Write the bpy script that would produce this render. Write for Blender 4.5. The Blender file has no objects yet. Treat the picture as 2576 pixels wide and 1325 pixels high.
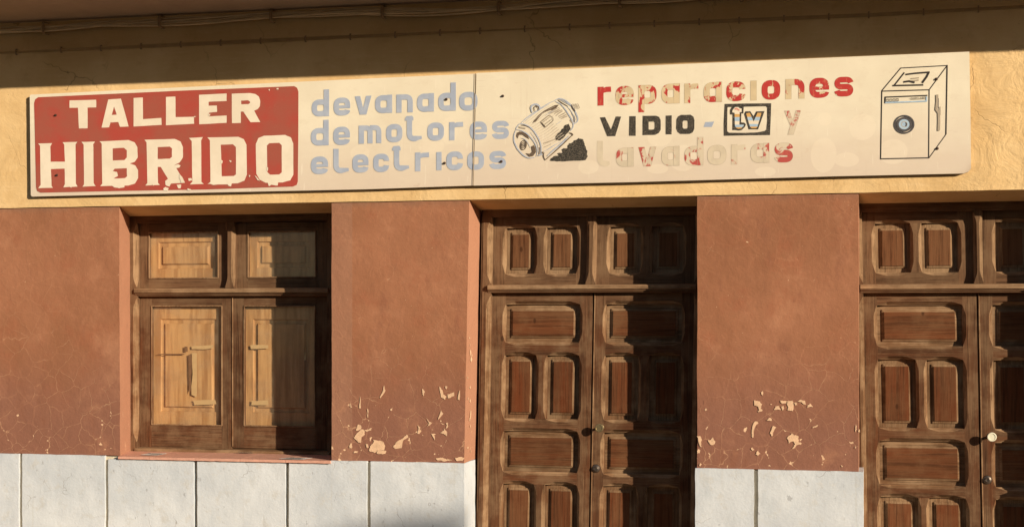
import bpy, math, random
from mathutils import Vector, noise
from mathutils.geometry import tessellate_polygon
random.seed(7)
R = math.radians

# ------------------------------------------------------------------ camera, sky, sun
FL, CX, FOOT, HY, CAMD, CAMZ = 3937.0, 1288.0, 2200.0, 805.0, 9.19, 1.6
TH = math.atan((FOOT - CX) / FL)
CT, ST = math.cos(TH), math.sin(TH)


def W(x, y, d=0.0):
    """measured point of the photograph (2576 px wide) -> metres along / up the facade, on the plane d behind it"""
    u = (x - CX) / FL
    t = (d + CAMD) / (CT + u * ST)
    return t * (-ST + u * CT), CAMZ + t * (HY - y) / FL


def WX(x, d=0.0): return W(x, 800, d)[0]
def WZ(x, y, d=0.0): return W(x, y, d)[1]


scene = bpy.context.scene
coll = scene.collection
cam_data = bpy.data.cameras.new("camera")
cam = bpy.data.objects.new("camera", cam_data)
coll.objects.link(cam)
cam.location = (0, -CAMD, CAMZ)
cam.rotation_euler = (R(90), 0, TH)
cam_data.sensor_width = 36
cam_data.lens = FL / 2576 * 36
cam_data.shift_y = (HY - 662.5) / 2576
cam_data.clip_end = 500
scene.camera = cam

SUN = Vector((1.42, -1.0, 0.47))            # towards the sun
sun_el = math.atan2(SUN.z, math.hypot(SUN.x, SUN.y))
sun_az = math.atan2(SUN.x, SUN.y)           # clockwise from +Y
world = bpy.data.worlds.new("World")
scene.world = world
world.use_nodes = True
wn = world.node_tree
wn.nodes.clear()
sky = wn.nodes.new("ShaderNodeTexSky")
sky.sky_type = 'NISHITA'
sky.sun_disc = False
sky.sun_elevation = sun_el
sky.sun_rotation = sun_az
sky.dust_density = 0.8
sky.air_density = 1.0
sky.ozone_density = 0.6
bg = wn.nodes.new("ShaderNodeBackground")
bg.inputs[1].default_value = 0.064
wo = wn.nodes.new("ShaderNodeOutputWorld")
wn.links.new(sky.outputs[0], bg.inputs[0])
wn.links.new(bg.outputs[0], wo.inputs[0])
ld = bpy.data.lights.new("sun", 'SUN')
ld.energy = 5.0
ld.angle = R(0.5)
ld.color = (1.0, 0.835, 0.63)
lo = bpy.data.objects.new("sun", ld)
coll.objects.link(lo)
lo.rotation_euler = (-SUN).to_track_quat('-Z', 'Y').to_euler()
lo.location = (8, -12, 6)
scene.view_settings.view_transform = 'Standard'
scene.view_settings.look = 'None'
scene.view_settings.exposure = 0.34
scene.view_settings.gamma = 1.0
scene.view_settings.use_curve_mapping = False
scene.render.engine = 'CYCLES'
scene.cycles.use_denoising = True
scene.cycles.max_bounces = 8
scene.cycles.diffuse_bounces = 4


# ------------------------------------------------------------------ materials
class NT:
    def __init__(s, name, rough=0.85, spec=0.3):
        s.m = bpy.data.materials.new(name)
        s.m.use_nodes = True
        s.t = s.m.node_tree
        s.b = s.t.nodes["Principled BSDF"]
        s.b.inputs["Roughness"].default_value = rough
        s.b.inputs["Specular IOR Level"].default_value = spec
        s.geo = s.t.nodes.new("ShaderNodeNewGeometry")
        s.oi = s.t.nodes.new("ShaderNodeObjectInfo")
        s.pos = s.geo.outputs["Position"]
        s.rnd = s.oi.outputs["Random"]

    def put(s, sock, v):
        if hasattr(v, "links"):
            s.t.links.new(v, sock)
        else:
            if isinstance(v, (tuple, list)) and len(v) == 3 and sock.type == 'RGBA':
                v = (*v, 1)
            sock.default_value = v

    def vec(s, scale=(1, 1, 1), rnd=0.0, v=None):
        m = s.t.nodes.new("ShaderNodeMapping")
        m.inputs["Scale"].default_value = scale
        s.put(m.inputs["Vector"], v or s.pos)
        if rnd:
            c = s.math('MULTIPLY', s.rnd, rnd)
            cb = s.t.nodes.new("ShaderNodeCombineXYZ")
            for i in range(3):
                s.t.links.new(c, cb.inputs[i])
            s.t.links.new(cb.outputs[0], m.inputs["Location"])
        return m.outputs[0]

    def noise(s, scale, detail=4, rough=0.55, vec=None, dist=0.0, out=0):
        n = s.t.nodes.new("ShaderNodeTexNoise")
        n.inputs["Scale"].default_value = scale
        n.inputs["Detail"].default_value = detail
        n.inputs["Roughness"].default_value = rough
        n.inputs["Distortion"].default_value = dist
        s.put(n.inputs["Vector"], vec or s.pos)
        return n.outputs[out]

    def voro(s, scale, vec=None, feature='DISTANCE_TO_EDGE', out=0, rand=1.0):
        n = s.t.nodes.new("ShaderNodeTexVoronoi")
        n.feature = feature
        n.inputs["Scale"].default_value = scale
        n.inputs["Randomness"].default_value = rand
        s.put(n.inputs["Vector"], vec or s.pos)
        return n.outputs[out]

    def math(s, op, a, b=0.0, c=0.0, clamp=False):
        n = s.t.nodes.new("ShaderNodeMath")
        n.operation = op
        n.use_clamp = clamp
        s.put(n.inputs[0], a)
        s.put(n.inputs[1], b)
        s.put(n.inputs[2], c)
        return n.outputs[0]

    def step(s, v, a, b, lo=0.0, hi=1.0):
        n = s.t.nodes.new("ShaderNodeMapRange")
        n.interpolation_type = 'SMOOTHSTEP'
        s.put(n.inputs[0], v)
        for i, q in ((1, a), (2, b), (3, lo), (4, hi)):
            s.put(n.inputs[i], q)
        return n.outputs[0]

    def mix(s, a, b, f, mode='MIX'):
        n = s.t.nodes.new("ShaderNodeMix")
        n.data_type = 'RGBA'
        n.blend_type = mode
        s.put(n.inputs[0], f)
        s.put(n.inputs[6], a)
        s.put(n.inputs[7], b)
        return n.outputs[2]

    def xyz(s):
        n = s.t.nodes.new("ShaderNodeSeparateXYZ")
        s.put(n.inputs[0], s.pos)
        return n.outputs

    def attr(s, name):
        n = s.t.nodes.new("ShaderNodeAttribute")
        n.attribute_type = 'OBJECT'
        n.attribute_name = name
        return n.outputs["Fac"]

    def add(s, *v):
        r = v[0]
        for q in v[1:]:
            r = s.math('ADD', r, q)
        return r

    def mul(s, a, b): return s.math('MULTIPLY', a, b)

    def warp(s, scale, amt, vec=None):
        c = s.noise(scale, 3, vec=vec, out=1)
        v = s.t.nodes.new("ShaderNodeVectorMath")
        v.operation = 'MULTIPLY_ADD'
        s.t.links.new(c, v.inputs[0])
        v.inputs[1].default_value = (amt, amt, amt)
        s.put(v.inputs[2], vec or s.pos)
        return v.outputs[0]

    def bump(s, h, dist=0.002, strength=1.0):
        n = s.t.nodes.new("ShaderNodeBump")
        n.inputs["Distance"].default_value = dist
        n.inputs["Strength"].default_value = strength
        s.put(n.inputs["Height"], h)
        s.t.links.new(n.outputs[0], s.b.inputs["Normal"])

    def col(s, c):
        s.put(s.b.inputs["Base Color"], c)
        return s


def plain(name, c, rough=0.8, spec=0.3, metal=0.0, var=0.15, bump=0.0, scale=40):
    n = NT(name, rough, spec)
    a = tuple(x * (1 - var) for x in c)
    b = tuple(min(1, x * (1 + var)) for x in c)
    n.col(n.mix(a, b, n.noise(scale, 4)))
    n.b.inputs["Metallic"].default_value = metal
    if bump:
        n.bump(n.noise(scale * 4, 3), bump)
    return n.m


def mk_ochre():
    n = NT("ochre_plaster", 0.9, 0.15)
    big = n.noise(1.7, 5, 0.6)
    c = n.mix((0.64, 0.435, 0.205), (0.74, 0.535, 0.28), n.step(big, 0.35, 0.65))
    c = n.mix(c, (0.56, 0.36, 0.17), n.mul(n.step(n.noise(7, 4, 0.7), 0.54, 0.72), 0.45))
    st = n.noise(1, 5, 0.65, vec=n.vec((5, 5, 42)))
    c = n.mix(c, (0.78, 0.58, 0.33), n.mul(n.step(st, 0.5, 0.72), 0.35))
    spots = n.step(n.noise(55, 2), 0.70, 0.76)
    c = n.mix(c, (0.22, 0.14, 0.07), n.mul(spots, 0.45))
    cr = n.voro(2.2, n.warp(6, 0.16))
    crm = n.mul(n.step(cr, 0.0, 0.008, 1, 0), n.step(n.noise(1.9, 2), 0.52, 0.62))
    c = n.mix(c, (0.25, 0.15, 0.07), n.mul(crm, 0.55))
    n.col(c)
    rough = n.step(n.add(n.xyz()[0], n.mul(n.noise(1.2, 2), 0.5)), 0.55, 0.95, 0.5, 1.25)      # the far right was patched more roughly
    h = n.add(n.mul(n.mul(n.noise(4.5, 6, 0.62, dist=0.6), 1.6), rough), n.mul(n.noise(30, 5, 0.6), 0.16), n.mul(crm, -0.12))
    n.bump(h, 0.0135, 0.9)
    return n.m


def mk_redwall():
    n = NT("brick_red_wall_paint", 0.8, 0.25)
    z = n.xyz()[2]
    big = n.noise(1.3, 5, 0.6)
    c = n.mix((0.275, 0.118, 0.061), (0.35, 0.155, 0.085), n.step(big, 0.35, 0.65))
    med = n.noise(5, 5, 0.7)
    c = n.mix(c, (0.31, 0.115, 0.06), n.mul(n.step(med, 0.48, 0.70), 0.6))
    low = n.step(n.math('ADD', z, n.mul(big, -0.7)), 0.55, 1.25, 1, 0)      # darker, browner towards the bottom
    c = n.mix(c, (0.235, 0.108, 0.074), n.mul(low, 0.9))
    xx = n.xyz()[0]
    edge = n.add(xx, n.mul(n.noise(30, 2), 0.006))
    patch = n.mul(n.step(edge, WX(885) , WX(887), 1, 0), n.step(xx, WX(820), WX(822)))      # strip repainted in a greyer tone
    c = n.mix(c, (0.33, 0.175, 0.115), n.mul(patch, 0.5))
    vec = n.warp(5, 0.10)
    vec = n.warp(30, 0.012, vec)
    e1 = n.voro(8.5, vec)
    pres = n.noise(1.6, 3)
    lo2 = n.step(z, 0.9, 1.75, 1, 0)
    m1 = n.mul(n.step(e1, 0.0, 0.055, 1, 0), n.step(pres, 0.36, 0.62))
    c = n.mix(c, (0.45, 0.215, 0.12), n.mul(m1, 0.16))
    thin = n.mul(n.step(e1, 0.0, 0.012, 1, 0), n.step(n.add(n.noise(3.6, 4, 0.7), n.mul(lo2, 0.13)), 0.53, 0.66))
    c = n.mix(c, (0.60, 0.36, 0.22), n.mul(thin, n.math('MULTIPLY_ADD', lo2, 0.40, 0.38)))
    # flakes along the cracks close to the plinth
    fl = n.add(n.noise(16, 3, 0.6), n.mul(n.step(z, 0.80, 1.40, 1, 0), 0.125), n.mul(n.step(e1, 0.0, 0.08, 1, 0), 0.06), n.mul(pres, 0.05))
    flake = n.step(fl, 0.83, 0.84)
    tiny = n.mul(n.step(n.noise(75, 2), 0.745, 0.76), n.step(n.noise(2.4, 2), 0.46, 0.62))
    flake = n.math('MAXIMUM', flake, tiny)
    c = n.mix(c, (0.74, 0.50, 0.32), flake)
    gouge = n.mul(n.step(n.noise(1, 3, vec=n.vec((26, 26, 9))), 0.735, 0.76), n.step(z, 0.9, 1.5, 1, 0.25))
    c = n.mix(c, (0.13, 0.05, 0.035), n.mul(gouge, 0.8))
    n.col(c)
    stain = n.step(n.noise(1, 5, 0.7, vec=n.vec((7, 7, 2.2))), 0.54, 0.74)
    c = n.mix(c, (0.235, 0.098, 0.058), n.mul(stain, 0.62))
    haze = n.step(n.noise(2.6, 6, 0.72), 0.53, 0.70)
    c = n.mix(c, (0.47, 0.235, 0.135), n.mul(haze, 0.35))
    n.col(c)
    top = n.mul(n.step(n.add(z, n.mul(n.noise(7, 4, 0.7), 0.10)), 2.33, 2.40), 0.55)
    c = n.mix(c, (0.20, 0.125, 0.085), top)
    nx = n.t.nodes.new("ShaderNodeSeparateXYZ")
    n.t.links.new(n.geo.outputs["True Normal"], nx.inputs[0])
    c = n.mix(c, (0.46, 0.235, 0.15), n.mul(n.step(nx.outputs[0], 0.6, 0.8), 0.75))     # sun-facing jambs: stronger sunlight put into a paler colour
    n.col(c)
    h = n.add(n.mul(n.noise(3.2, 5, 0.65), 1.2), n.mul(n.noise(60, 4, 0.6), 0.14), n.mul(n.noise(14, 4, 0.6), 0.22), n.mul(flake, -0.10), n.mul(thin, -0.12), n.mul(m1, 0.03))
    n.bump(h, 0.011, 0.8)
    return n.m


def mk_plinth():
    n = NT("whitewashed_plinth", 0.85, 0.2)
    big = n.noise(2.0, 5, 0.6)
    c = n.mix((0.49, 0.54, 0.60), (0.61, 0.655, 0.705), n.step(big, 0.3, 0.7))
    sm = n.noise(1, 4, 0.6, vec=n.vec((22, 22, 13)))
    c = n.mix(c, (0.26, 0.27, 0.29), n.mul(n.step(sm, 0.65, 0.70), 0.55))
    c = n.mix(c, (0.50, 0.50, 0.48), n.mul(n.step(n.noise(11, 5, 0.7), 0.52, 0.68), 0.5))
    drip = n.noise(1, 3, 0.6, vec=n.vec((26, 26, 1.1)))
    c = n.mix(c, (0.42, 0.42, 0.40), n.mul(n.step(drip, 0.62, 0.78), 0.45))
    scr = n.mul(n.step(n.voro(3.3, n.warp(7, 0.22)), 0.0, 0.010, 1, 0), n.step(n.noise(2.7, 2), 0.55, 0.62))
    c = n.mix(c, (0.28, 0.27, 0.26), n.mul(scr, 0.75))
    wash = n.step(n.noise(1, 5, 0.7, vec=n.vec((9, 9, 3))), 0.50, 0.72)
    c = n.mix(c, (0.47, 0.52, 0.57), n.mul(wash, 0.55))
    n.col(c)
    h = n.add(n.mul(n.noise(52, 5, 0.65), 0.55), n.mul(n.noise(8, 4), 0.8), n.mul(scr, -0.2))
    n.bump(h, 0.0042, 0.8)
    return n.m


def mk_wood(name, horiz, base, pale, red, amt=0.4, bump=0.0016):
    n = NT(name, 0.85, 0.1)

    def gv(across, along, rnd):
        return n.vec((along if horiz else across, 40, across if horiz else along), rnd=rnd)
    v = n.warp(1.4, 0.5, gv(60, 2.2, 37.0))
    g = n.noise(1.0, 6, 0.7, vec=v)
    fine = n.noise(1.0, 4, 0.75, vec=gv(210, 4.5, 19.0))
    broad = n.noise(1.0, 3, 0.5, vec=gv(16, 1.1, 71.0))
    c = n.mix(base, red, n.step(broad, 0.38, 0.68))
    sunny = tuple(a_ * 0.35 + b_ * 0.65 for a_, b_ in zip(base, pale))
    c = n.mix(c, sunny, n.step(n.add(n.xyz()[2], n.mul(broad, 0.5)), 1.7, 2.25, 0.0, 0.65))     # the upper leaves are more faded
    c = n.mix(c, tuple(x * 0.36 for x in base), n.mul(n.step(g, 0.46, 0.64), 0.62))
    w = n.add(n.noise(6.0, 4, 0.65, vec=n.vec((1, 1, 1), rnd=90.0)), n.mul(fine, 0.45))
    c = n.mix(c, pale, n.mul(n.step(w, 0.60, 0.92), amt * 1.5))
    c = n.mix(c, tuple(min(1, x * 1.5) for x in pale), n.mul(n.step(fine, 0.56, 0.74), 0.36))
    c = n.mix(c, tuple(x * 0.2 for x in base), n.mul(n.step(fine, 0.44, 0.30), 0.5))
    k = n.voro(2.3, n.vec((2.2, 2, 1.2), rnd=23.0), 'F1')
    c = n.mix(c, tuple(x * 0.3 for x in base), n.mul(n.step(k, 0.03, 0.065, 1, 0), 0.7))
    tone = n.math('MULTIPLY_ADD', n.rnd, 0.34, 0.80)
    c = n.mix(c, (0, 0, 0), n.math('SUBTRACT', 1.0, tone, clamp=True))
    n.col(c)
    n.bump(n.add(n.mul(g, 0.7), n.mul(fine, 0.9)), bump, 1.0)
    return n.m


def mk_shutter():
    n = NT("honey_coloured_shutter_wood", 0.6, 0.3)
    v = n.warp(1.6, 0.6, n.vec((22, 30, 1.8), rnd=11.0))
    g = n.noise(1.0, 5, 0.6, vec=v)
    c = n.mix((0.34, 0.175, 0.068), (0.52, 0.31, 0.135), n.step(g, 0.35, 0.62))
    c = n.mix(c, (0.28, 0.15, 0.065), n.mul(n.step(n.noise(6, 4), 0.55, 0.75), 0.35))
    n.col(c)
    n.bump(g, 0.001)
    return n.m


def mk_glass():
    n = NT("dusty_window_glass", 0.08, 0.5)
    n.b.inputs["Base Color"].default_value = (0.42, 0.36, 0.28, 1)
    t = n.t
    tr = t.nodes.new("ShaderNodeBsdfTransparent")
    gl = t.nodes.new("ShaderNodeBsdfGlossy")
    gl.inputs["Roughness"].default_value = 0.04
    m1 = t.nodes.new("ShaderNodeMixShader")
    m1.inputs[0].default_value = 0.07
    t.links.new(tr.outputs[0], m1.inputs[1])
    t.links.new(gl.outputs[0], m1.inputs[2])
    df = t.nodes.new("ShaderNodeBsdfDiffuse")
    df.inputs[0].default_value = (0.48, 0.38, 0.26, 1)
    m2 = t.nodes.new("ShaderNodeMixShader")
    d = n.step(n.noise(7, 5, 0.65), 0.38, 0.74, 0.02, 0.22)
    t.links.new(d, m2.inputs[0])
    t.links.new(m1.outputs[0], m2.inputs[1])
    t.links.new(df.outputs[0], m2.inputs[2])
    t.links.new(m2.outputs[0], t.nodes["Material Output"].inputs[0])
    return n.m


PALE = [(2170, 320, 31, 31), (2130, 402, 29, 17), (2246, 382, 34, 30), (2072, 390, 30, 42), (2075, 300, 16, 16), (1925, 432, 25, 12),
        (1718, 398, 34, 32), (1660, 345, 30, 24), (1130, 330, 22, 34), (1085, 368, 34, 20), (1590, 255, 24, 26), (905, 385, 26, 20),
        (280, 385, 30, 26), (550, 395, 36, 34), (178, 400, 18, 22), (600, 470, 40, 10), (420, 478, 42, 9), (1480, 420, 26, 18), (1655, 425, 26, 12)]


def mk_board():
    n = NT("cream_sign_enamel", 0.45, 0.35)
    x, y, z = n.xyz()
    c = n.mix((0.75, 0.69, 0.55), (0.80, 0.745, 0.60), n.step(n.noise(2.2, 5, 0.6), 0.35, 0.65))
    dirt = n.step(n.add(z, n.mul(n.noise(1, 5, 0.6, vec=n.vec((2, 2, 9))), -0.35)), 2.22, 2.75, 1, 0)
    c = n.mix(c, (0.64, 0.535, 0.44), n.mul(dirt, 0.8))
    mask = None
    for (px, py, rx, rz) in PALE:                    # paler round patches on the cream
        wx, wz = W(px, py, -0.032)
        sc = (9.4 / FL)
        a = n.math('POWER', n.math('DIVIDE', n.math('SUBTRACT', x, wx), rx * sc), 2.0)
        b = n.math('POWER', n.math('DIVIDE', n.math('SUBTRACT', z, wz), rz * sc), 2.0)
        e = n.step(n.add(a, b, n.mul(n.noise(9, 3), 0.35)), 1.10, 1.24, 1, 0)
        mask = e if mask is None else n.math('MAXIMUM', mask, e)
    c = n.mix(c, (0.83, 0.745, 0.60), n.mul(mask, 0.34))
    sm = n.noise(1, 3, 0.6, vec=n.vec((9, 9, 26)))
    c = n.mix(c, (0.55, 0.41, 0.31), n.mul(n.step(sm, 0.70, 0.78), 0.4))
    scr = n.noise(1, 3, 0.6, vec=n.vec((6, 6, 60)))
    c = n.mix(c, (0.60, 0.50, 0.40), n.mul(n.step(scr, 0.66, 0.74), 0.3))
    n.col(c)
    cor = n.add(n.mul(n.math('SUBTRACT', x, 0.53), 1.6), n.mul(n.math('SUBTRACT', 2.44, z), 2.0), n.mul(n.noise(5, 4), 0.5))
    c = n.mix(c, (0.36, 0.26, 0.18), n.mul(n.step(cor, 0.02, 0.30), 0.55))
    mott = n.noise(1, 6, 0.75, vec=n.vec((8, 8, 14)))
    c = n.mix(c, (0.66, 0.57, 0.44), n.mul(n.step(mott, 0.50, 0.70), 0.30))
    run = n.noise(1, 4, 0.7, vec=n.vec((34, 34, 1.6)))
    c = n.mix(c, (0.52, 0.42, 0.31), n.mul(n.step(run, 0.60, 0.80), 0.35))
    sc2 = n.step(n.noise(1, 2, 0.5, vec=n.warp(3, 0.3, n.vec((90, 90, 8)))), 0.70, 0.72)
    c = n.mix(c, (0.84, 0.78, 0.66), n.mul(sc2, 0.5))
    n.col(c)
    n.bump(n.add(n.noise(3, 3), n.mul(n.noise(60, 3), 0.05)), 0.006, 0.6)
    return n.m


def mk_paint(name, a, b, wearc=None, wear=0.0, scale=9):
    n = NT(name, 0.5, 0.3)
    c = n.mix(a, b, n.step(n.noise(scale, 4, 0.65), 0.4, 0.66))
    if wearc:
        c = n.mix(c, wearc, n.mul(n.step(n.noise(70, 4, 0.7), 0.62, 0.70), wear))
    n.col(c)
    return n.m


def mk_flaky(name, under, red, soft):
    n = NT(name, 0.55, 0.25)
    w = n.attr("wear")                                   # share of the red that is left
    v = n.vec((1, 1, 0.7), rnd=60.0)
    q = n.add(n.noise(17, 4, 0.62, vec=v, dist=0.5), n.mul(n.noise(90, 3, 0.7, vec=v), 0.10))
    thr = n.math('SUBTRACT', 0.80, n.mul(w, 0.50))
    m = n.step(q, thr, n.math('ADD', thr, soft))
    u = n.mix(under, tuple(x * 0.86 for x in under), n.step(n.noise(12, 4, vec=v), 0.4, 0.7))
    dry = n.step(n.noise(1, 4, 0.7, vec=n.vec((60, 60, 22), rnd=30.0)), 0.52, 0.70)
    red2 = n.mix(red, (0.58, 0.19, 0.11), n.mul(dry, 0.75))
    c = n.mix(u, red2, m)
    n.col(c)
    return n.m


def mk_scribble():
    n = NT("black_marker_scribble", 0.6, 0.3)
    g = n.noise(190, 3, 0.8, dist=1.6)
    c = n.mix((0.02, 0.019, 0.018), (0.20, 0.17, 0.13), n.step(g, 0.50, 0.60))
    n.col(c)
    return n.m


M = dict(
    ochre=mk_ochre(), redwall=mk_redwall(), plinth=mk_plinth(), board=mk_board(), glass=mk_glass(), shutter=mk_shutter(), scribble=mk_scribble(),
    wv=mk_wood("weathered_wood_upright_grain", False, (0.105, 0.050, 0.026), (0.22, 0.138, 0.078), (0.120, 0.045, 0.020)),
    wh=mk_wood("weathered_wood_level_grain", True, (0.105, 0.050, 0.026), (0.22, 0.138, 0.078), (0.120, 0.045, 0.020)),
    pv=mk_wood("red_brown_panel_wood_upright_grain", False, (0.125, 0.048, 0.021), (0.20, 0.105, 0.052), (0.140, 0.042, 0.016), 0.2, 0.0012),
    ph=mk_wood("red_brown_panel_wood_level_grain", True, (0.125, 0.050, 0.022), (0.21, 0.115, 0.058), (0.140, 0.046, 0.018), 0.25, 0.0012),
    tv=mk_wood("bleached_wood_upright_grain", False, (0.175, 0.096, 0.050), (0.34, 0.225, 0.130), (0.185, 0.092, 0.045), 0.5),
    th=mk_wood("bleached_wood_level_grain", True, (0.19, 0.108, 0.057), (0.36, 0.24, 0.142), (0.195, 0.102, 0.051), 0.5),
    red=mk_paint("red_sign_paint", (0.35, 0.092, 0.064), (0.41, 0.068, 0.050), (0.36, 0.14, 0.09), 0.5, 4),
    cream=mk_paint("cream_letter_paint", (0.75, 0.67, 0.54), (0.81, 0.73, 0.60), None, 0, 6),
    blue=mk_paint("blue_grey_letter_paint", (0.36, 0.42, 0.54), (0.42, 0.475, 0.58), (0.40, 0.52, 0.70), 0.4, 14),
    sky=mk_paint("pale_blue_paint", (0.36, 0.50, 0.66), (0.44, 0.58, 0.70), None, 0, 30),
    line=mk_paint("blue_outline_paint", (0.40, 0.45, 0.55), (0.50, 0.53, 0.60), (0.66, 0.60, 0.52), 0.5, 40),
    gold=mk_paint("ochre_yellow_paint", (0.62, 0.36, 0.12), (0.68, 0.42, 0.16), None, 0, 30),
    pinkr=mk_paint("faded_pink_paint", (0.66, 0.24, 0.19), (0.72, 0.34, 0.26), None, 0, 30),
    flaky=mk_flaky("flaking_red_letter_paint", (0.66, 0.54, 0.35), (0.47, 0.045, 0.042), 0.03),
    flaky2=mk_flaky("washed_out_red_letter_paint", (0.64, 0.56, 0.43), (0.45, 0.085, 0.075), 0.08),
    pencil=plain("pencil_outline", (0.36, 0.30, 0.22), var=0.3, scale=60),
    ink=plain("black_ink_line", (0.035, 0.03, 0.028), var=0.5, scale=90),
    brownink=plain("brown_brush_stroke", (0.13, 0.095, 0.07), var=0.6, scale=90),
    greyink=plain("grey_brush_stroke", (0.40, 0.345, 0.27), var=0.2, scale=60),
    fingrey=plain("pale_grey_brush_line", (0.52, 0.45, 0.36), var=0.2, scale=60),
    darkgrey=plain("charcoal_brush_stroke", (0.085, 0.08, 0.085), var=0.5, scale=60),
    rust=plain("rusty_bolt_steel", (0.06, 0.032, 0.022), 0.6, 0.5, 0.3, 0.4, 0.0004, 80),
    boardedge=plain("grimy_board_edge", (0.34, 0.27, 0.19), 0.8, 0.2, 0, 0.3),
    cable=plain("beige_cable_sheath", (0.74, 0.58, 0.37), 0.6, 0.35, 0, 0.25, 0, 9),
    paintedcable=plain("ochre_painted_cable", (0.44, 0.29, 0.14), 0.8, 0.2, 0, 0.3, 0, 12),
    clip=plain("beige_cable_clip", (0.33, 0.22, 0.12), 0.6, 0.3, 0, 0.2),
    eave=plain("brown_painted_eave", (0.42, 0.32, 0.235), 0.9, 0.15, 0, 0.18, 0.003, 5),
    bare=plain("bare_plaster_under_paint", (0.68, 0.46, 0.30), 0.9, 0.15, 0, 0.32, 0.002, 38),
    cream_joint=plain("cream_joint_mortar", (0.62, 0.55, 0.42), 0.9, 0.15, 0, 0.2, 0.002, 25),
    terra=plain("pink_terracotta_tile", (0.60, 0.33, 0.25), 0.75, 0.25, 0, 0.22, 0.0015, 24),
    tape=plain("beige_packing_tape", (0.46, 0.32, 0.16), 0.45, 0.4, 0, 0.15, 0.0005, 30),
    darktape=plain("old_glue_residue", (0.17, 0.095, 0.05), 0.6, 0.3, 0, 0.4, 0, 50),
    paper=plain("white_label_paper", (0.72, 0.68, 0.66), 0.7, 0.3, 0, 0.08, 0, 60),
    print_=plain("black_print", (0.03, 0.03, 0.03), 0.6, 0.3, 0, 0.3, 0, 90),
    knobw=plain("ivory_enamel_knob", (0.72, 0.70, 0.56), 0.3, 0.5, 0, 0.05, 0, 60),
    brass=plain("dull_brass", (0.34, 0.27, 0.15), 0.42, 0.5, 0.8, 0.2, 0, 80),
    steel=plain("tarnished_steel", (0.16, 0.13, 0.11), 0.4, 0.5, 0.85, 0.3, 0, 80),
    interior=plain("dark_interior_plaster", (0.10, 0.08, 0.06), 0.9, 0.1),
    farwall=plain("cream_render", (0.55, 0.47, 0.36), 0.9, 0.15, 0, 0.1),
    pave=plain("sandy_pavement_concrete", (0.46, 0.36, 0.26), 0.9, 0.15, 0, 0.15, 0.004, 6),
    kerb=plain("granite_kerb", (0.38, 0.34, 0.28), 0.85, 0.2, 0, 0.2, 0.002, 18),
    road=plain("dusty_road_surface", (0.075, 0.07, 0.062), 0.9, 0.15, 0, 0.2, 0.006, 5),
)


# ------------------------------------------------------------------ mesh helpers
ORG = {}


def wloc(o): return ORG.get(o.name, Vector((0, 0, 0)))


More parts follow.
